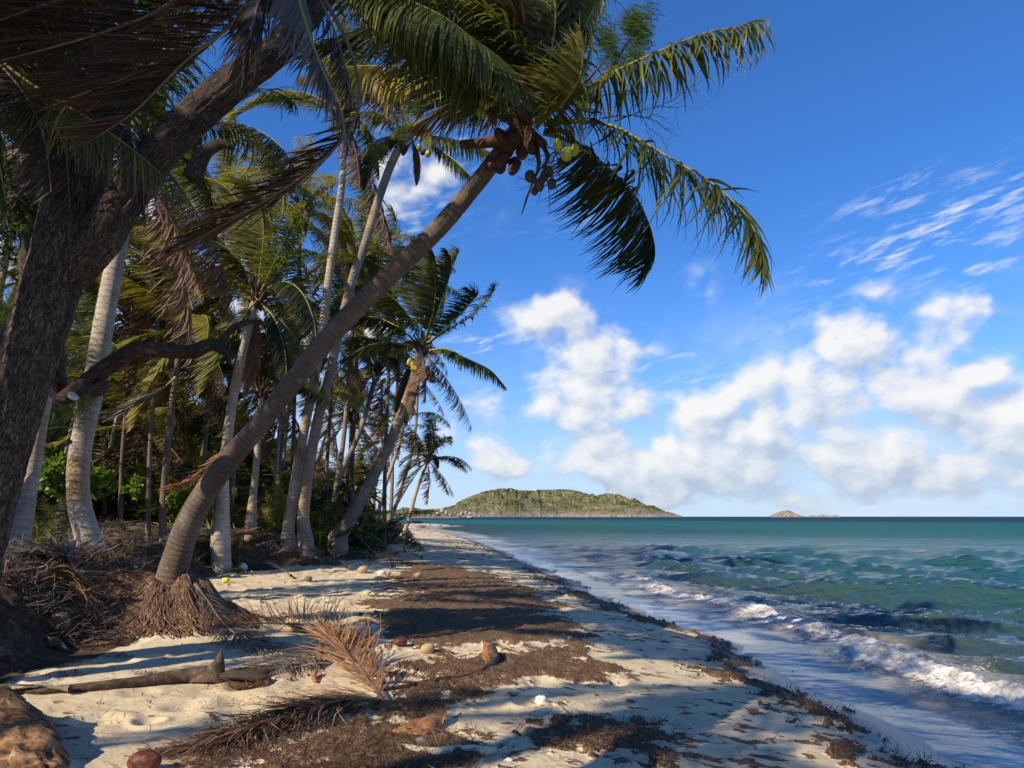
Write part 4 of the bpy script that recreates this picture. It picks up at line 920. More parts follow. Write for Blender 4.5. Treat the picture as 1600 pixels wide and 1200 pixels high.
# ------------------------------------------------------------------ overhanging palm whose crown fills the top left
Z0 = gw(-3.0, -1.2)
ZP = thing('coconut_palm', 'overhanging palm whose dry brown fronds hang into the top left corner', 'palm tree', tuple(Z0))
ZC = PX(430, -110, 4.8)
Pz = np.array([Z0 - [0, 0, .2], [-2.8, -.2, 1.9], [-2.45, 1.5, 3.5], [-2.1, 3.0, 5.1], ZC])
make_trunk(ZP, Pz, np.array([.26, .2, .16, .14, .15]), 'trunk_brown', 24, .03, .006, .07)
crown_heart(ZP, ZC, 1.0, 1)
ZF = [
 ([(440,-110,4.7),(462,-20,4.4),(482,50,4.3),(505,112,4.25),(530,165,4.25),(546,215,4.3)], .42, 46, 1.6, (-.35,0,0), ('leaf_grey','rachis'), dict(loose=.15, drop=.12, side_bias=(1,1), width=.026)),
 ([(440,-110,4.8),(400,-20,4.6),(360,40,4.5),(290,95,4.5),(215,170,4.5),(150,215,4.5)], .75, 74, .35, (-1.5,0,.1), ('leaf_dead_shade','rachis_dead'), {}),
 ([(430,-110,4.8),(330,-40,4.6),(240,20,4.5),(130,60,4.4),(0,95,4.3)], .8, 74, .3, (-1.5,0,.1), ('leaf_dead_shade','rachis_dead'), {}),
 ([(430,-110,4.8),(370,-10,5.0),(300,60,5.0),(220,110,5.0),(120,150,5.0),(20,190,5.0)], .7, 74, .4, (-1.5,0,.0), ('leaf_dead_shade','rachis_dead'), {}),
 ([(430,-110,4.8),(300,-80,4.7),(180,-30,4.6),(60,10,4.5),(-80,60,4.4)], .75, 74, .5, (-1.5,0,.0), ('leaf_dead_shade','rachis_dead'), {}),
 ([(470,-60,4.9),(540,60,4.9),(562,150,4.9),(545,205,4.9),(490,262,4.85),(420,310,4.8),(340,356,4.75),(265,395,4.7)], .62, 92, .45, (-1.3,0,-.2), ('leaf_dead_shade','rachis_dead'), dict(pet=.40, drop=.08, var0=-.08)),
 ([(440,-110,4.8),(500,0,4.7),(530,70,4.7),(545,140,4.7)], .4, 40, 1.3, (-.6,0,0), ('leaf_dead_shade','rachis_dead'), dict(loose=.2)),
 ([(430,-110,4.8),(400,20,4.4),(385,80,4.3),(376,120,4.3)], .42, 50, 1.3, (-.6,0,0), ('leaf_dead_shade','rachis_dead'), dict(loose=.2)),
 ([(430,-110,4.9),(520,-80,5.4),(620,-50,5.8),(690,-20,6.0),(740,20,6.1)], .5, 60, 1.2, (-.5,0,0), ('leaf_dark','rachis'), {}),
]
for k, (pts, L, n, g, w, ms, ex) in enumerate(ZF):
    ex = dict(width=.017, loose=.06, drop=.06, rnd=.12) | ex
    me, o0 = frond('frond', [PX(*p) for p in pts], L=L, n=int(n * 1.25), grav=g, wind=w, mats=ms, ns=6, rr=.02, seed=k + 500, vee=.1, **ex)
    link('frond', me, Vector(o0) - ZP.location, parent=ZP)
# a palm just outside the left edge, its green front hangs before the old trunk
Y0 = gw(-6.4, 4.2)
YP = thing('coconut_palm', 'palm at the left edge with one green frond hanging before the dark trunk', 'palm tree', tuple(Y0))
YC = PX(-60, 40, 5.6)
make_trunk(YP, np.array([Y0 - [0, 0, .2], Y0 + [.1, .1, 1.2], YC + [-.5, -.3, -1.6], YC]), np.array([.24, .18, .15, .14]), 'trunk_brown', 20, .04, .006, .07)
crown_heart(YP, YC, 1.0, 2)
YF = [
 ([(-60,40,5.6),(20,110,5.3),(88,156,5.1),(150,192,5.0),(205,232,5.0),(255,275,5.0),(296,318,5.0)], .52, 64, 1.7, (-.15,0,0), ('leaf','rachis'), dict(vee=0, rnd=.07, var0=-.1)),
 ([(-60,40,5.6),(10,20,5.4),(90,10,5.3),(170,30,5.2),(230,80,5.2)], .6, 64, .8, (-1.0,0,0), ('leaf_dead_shade','rachis_dead'), {}),
 ([(-60,40,5.6),(-10,90,5.2),(40,150,5.0),(70,220,5.0),(80,300,5.0)], .55, 60, .8, (-1.0,0,0), ('leaf_dead_shade','rachis_dead'), {}),
 ([(-60,40,5.6),(0,80,5.9),(60,150,6.0),(100,230,6.0),(110,330,6.0)], .5, 60, 1.0, (-.8,0,0), ('leaf_dead_shade','rachis_dead'), {}),
 ([(-60,40,5.6),(20,60,6.0),(120,100,6.0),(190,180,6.0),(220,260,6.0),(225,330,6.0)], .55, 60, 1.0, (-.8,0,0), ('leaf_dead_shade','rachis_dead'), {}),
 ([(-60,40,5.6),(-20,130,5.4),(-5,230,5.3),(10,320,5.3)], .5, 56, .6, (-1.0,0,0), ('leaf_dark','rachis'), {}),
 ([(-60,40,5.6),(10,-60,5.6),(80,-110,5.6)], .6, 50, .6, (-1.0,0,0), ('leaf','rachis'), {}),
]
for k, (pts, L, n, g, w, ms, ex) in enumerate(YF):
    ex = dict(width=.019, loose=.06, drop=.08, rnd=.12) | ex
    me, o0 = frond('frond', [PX(*p) for p in pts], L=L, n=int(n * 1.25), grav=g, wind=w, mats=ms, ns=6, rr=.018, seed=k + 600, **ex)
    link('frond', me, Vector(o0) - YP.location, parent=YP)
crown(YP, YC, 8, .9, 'dark', 1, 3)
crown(ZP, ZC, 3, .8, 'dark', 0, 5)

# ------------------------------------------------------------------ the grove
palm('pale speckled palm trunk half hidden behind the old dark tree at left', [(18,905,46,9.9),(32,840,38,9.9),(48,750,32,10),(66,640,30,10),(88,520,28,10),(108,400,25,10),(126,280,24,10),(130,160,24,10)], 12, .9, 'trunk_pale', seed=21, kind='dark', hi=True)
palm('stout palm with pale ringed trunk curving up beside the old dark tree', [(148,872,60,11.3),(138,840,52,11.3),(125,790,47,11.4),(122,740,44,11.4),(128,690,43,11.5),(145,610,42,11.5),(158,530,41,11.6),(172,450,38,11.8),(186,380,34,12),(205,300,30,12.2),(235,225,30,12.4)], 15, 1.0, 'trunk_pale', seed=22, hi=True, ns=28, seg=.03, amp=.006, ring=.10, kind='dark')
C1 = palm('tall straight pale palm, left of the pair sharing one root mound', [(450,845,32,20.2),(452,815,24,20.2),(462,750,22,20.2),(474,680,20.5,20.2),(490,600,19,20.2),(502,530,18,20.2),(513,440,17,20.2),(524,360,16,20.2),(534,290,14.5,20.2),(537,235,13.5,20.2),(535,180,13,20.2)], 12, 1.05, 'trunk_pale', seed=23, nuts=4, hi=True, ns=16, seg=.04, ring=.12)
C2 = palm('tall pale palm, right of the pair sharing one root mound, with yellow green nuts', [(478,848,34,20),(474,815,27,20),(476,780,25,20),(484,720,24,20),(498,650,22,20),(514,590,20.5,20),(532,510,19.5,20),(550,440,19,20),(572,375,18.5,20),(592,310,18,20),(610,260,17.5,20),(628,222,17,20)], 0, 1.0, 'trunk', seed=24, hi=True, ns=16, seg=.04, ring=.12)
c2 = PX(640, 210, 20)
for k, (pts, L, ms, g, w) in enumerate([([(640,210),(672,212),(710,218),(745,228),(770,240)], .62, ('leaf_yellow','rachis'), 1.6, (-.2,0,0)), ([(650,215),(685,232),(715,255),(740,280)], .62, ('leaf','rachis'), 1.6, (-.2,0,0)),
        ([(635,210),(610,222),(585,245),(572,290)], .8, ('leaf_dark','rachis'), .9, (-.8,0,0)), ([(635,205),(600,180),(560,175),(530,195)], .8, ('leaf_yellow','rachis'), 1.2, (-.4,0,0)), ([(640,200),(640,160),(610,120),(570,100)], .8, ('leaf','rachis'), .5, (-.9,0,0)),
        ([(640,200),(665,160),(665,120),(640,80)], .8, ('leaf','rachis'), .5, (-.9,0,0)), ([(640,205),(600,160),(550,140),(500,150)], .8, ('leaf_dead','rachis'), .8, (-.9,0,0)), ([(640,205),(655,190),(668,200),(672,225)], .5, ('leaf_yellow','rachis'), 1.4, (-.3,0,0)),
        ([(640,212),(650,235),(652,262),(651,285)], .3, ('leaf_dead','rachis_dead'), 1.5, (-.1,0,0)), ([(635,215),(600,215),(570,235),(555,262)], .6, ('leaf_dead','rachis_dead'), 1.2, (-.6,0,0)), ([(640,200),(620,150),(590,130),(540,125)], .8, ('leaf_dark','rachis'), .8, (-.9,0,0))]):
    me, o0 = frond('frond', [PX(a, b, 20 - .3 * i * (1 if k % 2 else -1)) for i, (a, b) in enumerate(pts)], L=L, n=80, grav=g, wind=w, mats=ms, width=.05, ns=4, rr=.03, seed=700 + k)
    link('frond', me, Vector(o0) - C2.location, parent=C2)
for (px, py, m_) in [(614,213,'coco_green'),(618,208,'coco_green'),(655,231,'coco_green'),(661,237,'coco_brown'),(669,240,'coco_green')]:
    link('coconut', NUT[m_], Vector(PX(px, py, 19.7)) - C2.location, (random.random(), random.random(), 0), C2, .095)
root_mass(C2, tuple(PX(475, 850, 20.1)), 1.0, .9, .4, 300, 8, 0, .012)
EC = palm('palm with bright yellow leaf stems, its banded trunk rising behind the leaning one', [(345,835,40,17.6),(348,790,28,17.6),(350,730,22,17.6),(358,665,21,17.6),(368,600,20,17.5),(380,545,19,17.4),(392,495,18,17.4),(402,465,18,17.4)], 8, .9, 'trunk_pale', seed=25, hi=True, dead=3, ns=16, seg=.04, ring=.11)
for k, (pts, L, ms, g, w, ex) in enumerate([
        ([(405,462),(425,430),(455,400),(476,372),(482,340),(470,310)], .8, ('leaf','rachis'), .2, (-1.1,0,.1), {}), ([(402,460),(408,410),(412,360),(402,310),(370,280)], .9, ('leaf','rachis'), .2, (-1.1,0,.1), {}),
        ([(400,460),(398,400),(385,340),(350,290),(300,270)], 1.0, ('leaf_yellow','rachis'), .3, (-1,0,.1), {}), ([(398,462),(375,410),(340,380),(290,375),(240,395)], .9, ('leaf','rachis'), .6, (-1,0,0), {}),
        ([(396,465),(360,440),(310,430),(260,440),(215,470)], .9, ('leaf_dark','rachis'), .8, (-.9,0,0), {}), ([(395,468),(365,462),(330,470),(290,500),(260,545)], .8, ('leaf_dark','rachis'), .9, (-.7,0,0), {}),
        ([(405,460),(420,400),(440,340),(440,280),(410,240)], .8, ('leaf','rachis'), .2, (-1.1,0,.1), {}), ([(403,460),(440,440),(470,455),(490,500),(495,550)], .7, ('leaf_dark','rachis'), .9, (-.6,0,0), {}),
        ([(398,470),(400,520),(395,570),(385,610)], .6, ('leaf_dead','rachis_dead'), 1.2, (-.4,0,0), {}), ([(403,470),(430,500),(445,550),(448,600)], .6, ('leaf_dark','rachis'), 1.2, (-.5,0,0), {})]):
    me, o0 = frond('frond', [PX(a, b, 17.4 - .25 * i * (1 if k % 2 else -1)) for i, (a, b) in enumerate(pts)], L=L, n=96, grav=g, wind=w, mats=ms, width=.042, ns=5, rr=.032, seed=730 + k, **ex)
    link('frond', me, Vector(o0) - EC.location, parent=EC)
JC = palm('windblown palm leaning seaward with brown nuts, crown clear against the sky', ws=.86, pl=[(528,842,36,24),(540,822,27,24),(556,795,24,24),(580,750,21,24),(604,705,19,24),(622,660,18,24),(640,612,16.5,24),(652,570,16,24),(658,545,17,24)], n=3, scale=.9, tm='trunk', seed=26, hi=True, dead=3, ns=16, seg=.05, ring=.13)
for k, (pts, L, ms, g, w) in enumerate([
        ([(665,540),(700,515),(735,495),(762,470),(775,445)], .62, ('leaf','rachis'), .7, (-.6,0,0)), ([(665,538),(700,510),(730,480),(742,462),(730,450)], .75, ('leaf_dark','rachis'), .4, (-1,0,0)),
        ([(672,552),(705,552),(740,565),(768,580),(790,605)], .52, ('leaf_yellow','rachis'), 1.5, (-.25,0,0)), ([(672,548),(695,545),(720,555),(745,570)], .4, ('leaf','rachis'), 1.5, (-.25,0,0)),
        ([(665,540),(690,490),(700,440),(712,405),(718,392)], .8, ('leaf','rachis'), .2, (-1,0,.1)), ([(662,538),(678,480),(680,430),(672,390),(655,375)], .95, ('leaf','rachis'), .1, (-1,0,.1)),
        ([(660,538),(655,480),(640,430),(615,400),(590,395)], 1.0, ('leaf','rachis'), .2, (-1,0,.1)), ([(658,538),(635,490),(600,455),(565,450),(530,465)], 1.0, ('leaf','rachis'), .5, (-1,0,0)),
        ([(655,540),(620,510),(580,495),(540,505),(505,530)], .9, ('leaf_dark','rachis'), .8, (-.8,0,0)), ([(655,545),(615,535),(575,540),(540,560)], .8, ('leaf_dark','rachis'), 1.0, (-.6,0,0)),
        ([(655,540),(640,533),(625,538),(610,552)], .4, ('leaf_yellow','rachis'), 1.4, (-.4,0,0)), ([(660,550),(650,590),(645,620),(642,650)], .5, ('leaf_dead','rachis_dead'), 1.2, (-.4,0,0)), ([(655,548),(640,580),(630,610),(622,640)], .5, ('leaf_dead','rachis_dead'), 1.2, (-.4,0,0)),
        ([(662,538),(690,470),(705,420),(700,395)], .8, ('leaf_dark','rachis'), .2, (-1,0,.1)), ([(660,538),(665,470),(655,415),(630,380)], .9, ('leaf_dark','rachis'), .2, (-1,0,.1))]):
    me, o0 = frond('frond', [PX(a, b, 24 - .4 * i * (1 if k % 2 else -1)) for i, (a, b) in enumerate(pts)], L=L * 1.15, n=92, grav=g, wind=w, mats=ms, width=.058, ns=4, rr=.035, seed=760 + k)
    link('frond', me, Vector(o0) - JC.location, parent=JC)
for k in range(12): link('coconut', NUT['coco_brown'], Vector(PX(668 + random.uniform(-8, 8), 585 + random.uniform(-12, 12), 23.7)) - JC.location, (random.random(), 0, 0), JC, .12)
for k in range(5): link('coconut', NUT['coco_green'], Vector(PX(645 + random.uniform(-6, 6), 568 + random.uniform(-8, 8), 23.7)) - JC.location, (random.random(), 0, 0), JC, .11)
root_mass(JC, tuple(PX(532, 840, 24)), 1.0, .9, .4, 200, 12, 0, .014)
palm('grey palm leaning right, crown tucked below the windblown one', [(512,835,20,29),(520,790,13,29),(535,735,12,29),(556,690,11.5,29),(572,645,11,29),(584,600,10.5,29),(592,575,11,29)], 15, .95, 'trunk', seed=27, nuts=3, kind='', ns=10)
palm('small palm at the far end of the grove with drooping brown fronds, nearest the water', [(626,846,16,40),(634,825,9.5,40),(642,800,8,40),(650,770,7.5,40),(660,742,7,40),(668,718,8,40)], 30, .84, 'trunk_pale', seed=28, kind='dark', dead=5, ns=10)
palm('slim pale palm with a curved foot, left of the two thin far trunks', [(588,836,12,36),(592,800,9,36),(600,765,8.5,36),(612,730,8,36),(625,690,7.5,36),(632,655,7.5,36)], 12, .8, 'trunk_pale', seed=29, kind='dark', ns=10)
palm('tall thin palm standing almost upright behind the curved pale one', [(603,838,14,38),(610,800,9,38),(613,750,7.5,38),(613,690,7,38),(616,640,7,38),(622,590,7,38)], 12, .85, 'trunk', seed=30, kind='dark', ns=10)
palm('slender far palm with a thin kinked trunk seen against the sky', [(600,838,12,44),(622,780,8,44),(640,720,7.5,44),(649,670,7,44),(652,620,7,44),(654,590,7,44)], 6, .9, 'trunk', seed=31, kind='', ns=10)
palm('slim banded palm, left of the tall pale pair', [(425,835,17,23),(430,790,13,23),(433,740,12,23),(437,680,11,23),(444,630,10.5,23),(452,570,10,23),(458,520,10,23)], 14, .9, 'trunk_pale', seed=32, kind='dark', ns=10)
palm('short pale palm directly right of the leaning trunk', [(392,818,24,20),(396,770,16,20),(401,720,14,20),(404,670,13,20),(410,610,12,20)], 14, .8, 'trunk_pale', seed=33, kind='dark', ns=12)
palm('slender palm slanting in the dark gap behind the stout pale trunk', [(163,742,10,21),(172,700,9.5,21),(184,650,9,21),(200,600,8.5,21),(212,555,8,21),(225,500,8,21)], 14, .9, 'trunk_pale', seed=34, kind='dark', ns=10)
palm('thin sunlit palm trunk far inside the grove, right of the slender slanting one', [(231,692,7,27),(238,655,6.5,27),(245,615,6.5,27),(252,570,6,27)], 13, .9, 'trunk_pale', seed=35, kind='', ns=8)
palm('pale leaning palm foot showing left of the stout trunk', [(98,742,12,18),(106,700,11,18),(118,650,11,18),(132,590,10,18),(150,500,10,18),(160,430,10,18)], 14, .95, 'trunk', seed=36, kind='dark', ns=10)
palm('bright yellow green crown with nuts seen between the two tall pale trunks', [(520,800,13,28),(535,700,11,28),(545,600,10,28),(552,500,10,28),(560,405,10,28)], 18, 1.05, 'trunk', seed=37, kind='yel', nuts=8, hi=True, ns=10)
palm('palm with sunlit green crown behind the yellow stemmed palm', [(360,800,15,22),(365,700,13,22),(360,600,12,22),(350,480,12,22),(345,330,12,22)], 17, 1.0, 'trunk', seed=38, kind='yel', hi=True, ns=10)
palm('palm with orange tipped fronds beside the stout pale trunk', [(255,790,15,17),(262,700,13,17),(270,620,12,17),(285,520,12,17)], 12, .9, 'trunk_brown', seed=39, kind='yel', nuts=3, hi=True, ns=10)
for k, (lab, px, py, D, kd, sc) in enumerate([
    ('sunlit palm crown filling the gap between the yellow stemmed palm and the tall pale pair', 470, 330, 24, 'yel', 1.0), 
    ('dense palm crown above the old tree\'s dark curved branch', 250, 420, 17, 'yel', 1.0), ('palm crown behind the orange tipped fronds, low in the grove', 205, 500, 19, '', .9),
    ('palm crown just left of the leaning trunk\'s middle', 445, 620, 23, 'yel', .8), ('palm crown under the yellow nutted one between the tall trunks', 520, 540, 27, '', 1.0),
    ('green palm crown showing under the middle of the leaning trunk', 560, 470, 30, '', 1.1), ('low palm crown behind the grey palm leaning right', 550, 650, 31, 'yel', .9),
    ('palm crown left of the stout trunk near the forked tree', 60, 560, 15, '', .8), ('palm crown low in the middle of the grove above the hanging rust frond', 325, 600, 21, 'yel', .8), ('olive palm crown behind the windblown one', 610, 470, 32, '', 1.1)]):
    c = PX(px, py, D); gz = float(ground(c[0] - .3, D)); b = np.array([c[0] - .3, D, gz]); s_ = D / F
    fy = HY - (gz - H) / D * F
    palm(lab, [(px - .3 / s_, fy, 11, D), (px - .25 / s_, (fy * 2 + py) / 3, 8.5, D), (px - .1 / s_, (fy + 2 * py) / 3, 8, D), (px, py, 8, D)], 18, sc, 'trunk_brown', seed=300 + k, kind=kd, hi=True, ns=10, nuts=3 if k % 3 == 0 else 0)
# anonymous palms filling the grove
rg = np.random.default_rng(21); cnt = 0
spots = []
for row, (y, u0, u1, n) in enumerate([(16, 10.0, 14, 2), (19, 4.2, 14, 4), (23, 3, 16, 6), (28, 2.8, 17, 7), (34, 2.6, 18, 7), (42, 2.6, 18, 7), (54, 3, 20, 6), (70, 3.4, 20, 5)]):
    for k in range(n): spots.append((bank_x(y) - np.interp(k + rg.uniform(-.3, .3), [0, n - 1], [u0, u1]), y + rg.uniform(-1.5, 1.5)))
for x, y in spots:
    g = gw(x, y, -.15); h = rg.uniform(5.2, 9.0) if cnt % 3 == 0 else rg.uniform(1.2, 3.8); lean = rg.uniform(.2, 1.5) * h / 7
    top = g + [lean, rg.uniform(-.5, .5), h]; mid = g + [lean * .25, 0, h * .5]
    near = y < 30
    root = thing('coconut_palm', 'slender background palm crowded deep inside the grove', 'palm tree', tuple(g), group='background palms deep in the grove')
    make_trunk(root, np.array([g, g + [.02, 0, .5], mid, top]), np.array([.15, .10, .09, .08]), 'trunk_brown' if cnt % 3 else 'trunk', 10, .12, .004, .1)
    crown(root, top, 15 if near else 13, rg.uniform(.8, 1.05), ['', 'yel', 'yel', 'dark', 'gold'][cnt % 5], 3, 100 + cnt, nuts=0); cnt += 1
# broad-leaved trees making the dark backdrop
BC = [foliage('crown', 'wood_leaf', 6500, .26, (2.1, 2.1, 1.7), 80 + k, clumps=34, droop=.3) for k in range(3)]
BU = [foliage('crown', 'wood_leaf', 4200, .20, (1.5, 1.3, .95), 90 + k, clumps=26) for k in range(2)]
rg = np.random.default_rng(33)
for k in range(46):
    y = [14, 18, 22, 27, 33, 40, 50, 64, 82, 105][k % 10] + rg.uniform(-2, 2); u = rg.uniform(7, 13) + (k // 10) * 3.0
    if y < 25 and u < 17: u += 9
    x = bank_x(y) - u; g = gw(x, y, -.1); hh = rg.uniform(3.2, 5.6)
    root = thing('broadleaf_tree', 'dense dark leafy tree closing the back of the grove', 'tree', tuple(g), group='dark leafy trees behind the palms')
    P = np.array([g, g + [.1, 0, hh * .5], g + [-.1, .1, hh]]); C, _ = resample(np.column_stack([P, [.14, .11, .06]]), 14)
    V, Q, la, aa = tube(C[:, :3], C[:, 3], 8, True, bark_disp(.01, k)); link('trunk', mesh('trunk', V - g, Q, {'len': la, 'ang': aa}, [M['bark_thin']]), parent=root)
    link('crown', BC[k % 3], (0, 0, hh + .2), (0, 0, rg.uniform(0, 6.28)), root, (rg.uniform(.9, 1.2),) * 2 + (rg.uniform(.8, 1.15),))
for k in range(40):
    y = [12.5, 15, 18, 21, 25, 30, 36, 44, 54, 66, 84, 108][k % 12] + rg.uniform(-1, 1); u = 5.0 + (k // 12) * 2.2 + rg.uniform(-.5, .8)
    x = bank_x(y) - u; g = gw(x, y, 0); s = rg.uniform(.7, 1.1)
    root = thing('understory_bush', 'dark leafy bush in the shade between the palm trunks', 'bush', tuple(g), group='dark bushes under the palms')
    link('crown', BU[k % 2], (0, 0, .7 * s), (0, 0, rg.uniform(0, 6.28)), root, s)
# trees out of frame on the left that shade the beach
for k, (x, y, hh, s) in enumerate([(-6.5, -1.2, 7.0, 1.0), (-9.5, 2.2, 8.0, 1.0), (-5.2, -4.5, 6.2, 1.0), (-8.2, -6.0, 8, 1.0)]):
    g = gw(x, y, -.1); top = g + [1.0, .6, hh]
    root = thing('coconut_palm', 'coconut palm beside the beach just outside the left edge', 'palm tree', tuple(g), group='palms outside the left edge')
    make_trunk(root, np.array([g, g + [.1, 0, .6], g + [.4, .1, hh * .55], top]), np.array([.24, .17, .14, .12]), 'trunk', 12, .1, .005, .1)
    crown_heart(root, top, s); crown(root, top, 18, s, 'dark', 3, 200 + k, hi=True)

# ------------------------------------------------------------------ undergrowth close enough to tell apart
SB = [foliage('foliage', 'shrub', 1500, .13, (.42, .36, .34), 130 + k, aspect=1.7, clumps=14) for k in range(3)]
for k, (px, py, s, lab) in enumerate([(88, 742, 1.1, 'bright green shrub left of the stout pale trunk'), (75, 705, .7, 'small lime green shrub above the larger one at left'), (152, 748, .9, 'bright green shrub just right of the stout pale trunk'), (215, 752, .8, 'low green shrub in the litter in the middle of the grove floor'), (285, 775, .8, 'bright green shrub behind the foot of the leaning palm'), (318, 762, .7, 'small green shrub touching the leaning trunk')]):
    p = PX(px, py + 14, [14, 15, 16, 18, 17, 17][k]); g = np.array([p[0], p[1], max(float(ground(p[0], p[1])), p[2] - .1)])
    root = thing('green_shrub', lab, 'shrub', tuple(g), group='bright shrubs in the sun')
    link('foliage', SB[k % 3], (0, 0, .28 * s), (0, 0, k), root, s)
    rgs = np.random.default_rng(k); ch = []
    for q in range(6):
        d = np.array([rgs.normal(0, .16), rgs.normal(0, .12), .5]) * s; ch.append(([np.zeros(3), d * .5, d], .008, .003))
    link('stem', twig_mesh('stem', (0, 0, 0), ch, 'bark_thin'), parent=root)
def seedling(px, py, D, s, lab, n=6, kind='', seed=0, group='young palms on the bank'):
    p = PX(px, py, D); g = np.array([p[0], p[1], float(ground(p[0], p[1]))])
    root = thing('young_palm', lab, 'young palm', tuple(g), group=group); r = random.Random(seed)
    for k in range(n):
        link('frond', lib(kind + 'lo', (k * 3 + seed) % 8, [0, 1, 0, 1, 2][k % 5]), (0, 0, 0), (r.uniform(-.2, .2), r.uniform(-.2, .2), r.uniform(-.3, .3)), root, s * r.uniform(.8, 1.15))
for k, (px, py, D, s, lab, kd) in enumerate([(186, 852, 11.5, .20, 'dark green palm seedling standing alone right of the stout trunk', 'dark'), (58, 850, 10.6, .26, 'young palm with green blades between the pale trunk and the stout one', ''), (95, 815, 12.5, .32, 'drooping dark young palm against the foot of the stout trunk', 'dark'),
        (372, 800, 18, .34, 'young palm with sunlit blades behind the leaning trunk', ''), (420, 800, 22, .42, 'yellowish young palm left of the tall pair', 'yel'), (500, 812, 24, .55, 'bushy young palm between the tall pair and the grey leaning palm', ''), (506, 800, 27, .6, 'taller young palm behind the bushy one right of the tall pair', ''), (585, 790, 34, .6, 'young palm filling the gap right of the leaning seaward palm', 'dark'),
        (270, 740, 20, .5, 'young palm in the shade behind the leaning trunk', 'dark'), (330, 740, 20, .5, 'young palm with drooping blades by the yellow stemmed palm', ''), (205, 700, 24, .7, 'large young palm deep in the dark gap', 'dark'), (130, 700, 20, .6, 'young palm behind the stout trunk', 'dark'), (560, 760, 32, .8, 'large young palm behind the seaward leaning trunk', 'dark'), (470, 740, 27, .8, 'large young palm behind the tall pale pair', 'dark'), (415, 720, 27, .8, 'large young palm behind the short pale palm', '')]):
    seedling(px, py, D, s * (1.45 if s > .4 else 1.1), lab, 13 if s > .4 else 7, kd, k)

# ------------------------------------------------------------------ dead fronds on the ground
def ground_frond(name, label, pts, L, n, m_, lift=.05, seed=0, group=None, ex=None, cat='dead frond', pz=None):
    W_ = []
    for k, p in enumerate(pts):
        q = gp(p[0], p[1]); q[2] += p[2] if len(p) > 2 else lift; W_.append(q)
    ex = dict(comb=0.0, grav=.25, wind=(0, 0, 0), drop=.15, loose=.12, rnd=.1, vee=.12, var_tip=.2, width=.014, ns=4, rr=.02, pet=.14) | (ex or {})
    me, o0 = frond(name, W_, L=L, n=int(n * 1.7), mats=(m_, 'rachis_grey' if 'grey' in m_ else 'rachis_dead'), seed=seed, **ex)
    # keep blades on top of the sand
    c = np.zeros(len(me.vertices) * 3, np.float32); me.vertices.foreach_get('co', c); c = c.reshape(-1, 3)
    g = ground(c[:, 0] + o0[0], c[:, 1] + o0[1]) - o0[2] + .012
    c[:, 2] = np.maximum(c[:, 2], g + .02 * np.random.default_rng(seed).random(len(c)) ** 2); me.vertices.foreach_set('co', c.ravel()); me.update()
    o = link(name, me, o0); tag(o, label, cat, group); return o
ground_frond('dead_frond', 'dead frond with upright orange brown blades beside its thick cut stalk', [(575,1014,.06),(545,1004,.09),(500,992,.10),(450,985,.08),(395,980,.05),(345,985,.03)], .85, 60, 'leaf_rust', seed=1, ex=dict(width=.013, vee=.9, rnd=.28, sweep=(.5, 1.2), rr=.035, grav=0, pet=.22, drop=.25, side_bias=(.8, .6)))
ground_frond('dead_frond', 'rusty orange frond with a fan of long straw blades in the middle of the beach', [(598,1100,.03),(585,1092,.10),(560,1072,.20),(530,1045,.28),(505,1020,.26)], .80, 80, 'leaf_rust', seed=2, ex=dict(grav=.1, sweep=(1.0, 1.3), side_bias=(.9, .9), pet=.02, rr=.012, var0=.15, drop=.05, rnd=.13, tip=.6))
ground_frond('dead_frond', 'pale straw frond blades spread flat toward the log below the orange fan', [(600,1100,.03),(580,1104,.06),(555,1106,.06),(530,1104,.04)], .75, 60, 'leaf_rust', seed=12, ex=dict(grav=.5, sweep=(1.1, 1.3), vee=0, pet=.02, rr=.008, var0=.15))
ground_frond('dead_frond', 'long dark grey frond lying toward the bottom left of the picture', [(590,1104,.05),(540,1112,.08),(480,1128,.08),(410,1148,.07),(340,1166,.05),(262,1178,.02)], .5, 90, 'leaf_dead', seed=3, ex=dict(grav=.4, sweep=(1.0, 1.25), pet=.05, rr=.014, vee=.2))
ground_frond('dead_frond', 'brown frond with red brown blades crossing the grey one at the bottom', [(520,1108,.05),(450,1120,.06),(400,1150,.05),(330,1172,.04),(250,1182,.02)], .45, 70, 'leaf_dead', seed=4, ex=dict(grav=.4, sweep=(1.1, 1.3), pet=.05, rr=.012))
ground_frond('dead_frond', 'tan frond propped against the root mass of the foremost palm', [(305,925,.10),(325,955,.12),(350,985,.07),(385,1008,.05),(430,1022,.04),(480,1020,.04)], .6, 80, 'leaf_grey', seed=5, ex=dict(grav=.5, sweep=(.9, 1.2), pet=.03, rr=.016, var0=.15))
ground_frond('dead_frond', 'grey brown frond fanned over the sand left of the orange one', [(520,1030,.07),(480,1036,.07),(440,1048,.05),(400,1052,.03),(370,1058,.02)], .55, 80, 'leaf_grey', seed=6, ex=dict(grav=.5, sweep=(.7, 1.1), pet=.04, rr=.012))
ground_frond('dead_frond', 'dark sticks of an old frond trailing from the log at the left edge', [(110,1086,.05),(60,1086,.06),(10,1090,.05),(-50,1096,.04)], .40, 30, 'leaf_grey', seed=7, ex=dict(grav=.3, sweep=(1.1, 1.3), var0=-.3, drop=.4))
ground_frond('dead_frond', 'dark shaded frond behind the upright orange one', [(470,988,.04),(420,972,.05),(370,968,.04),(345,972,.02)], .34, 36, 'leaf_dead', seed=8, ex=dict(var0=-.2))
ground_frond('dead_frond', 'spiky brown frond lying below the root mound of the tall pair', [(455,905,.08),(430,890,.12),(400,885,.10),(370,892,.06),(345,902,.02)], .5, 46, 'leaf_grey', seed=9, ex=dict(var0=-.12, vee=.5))
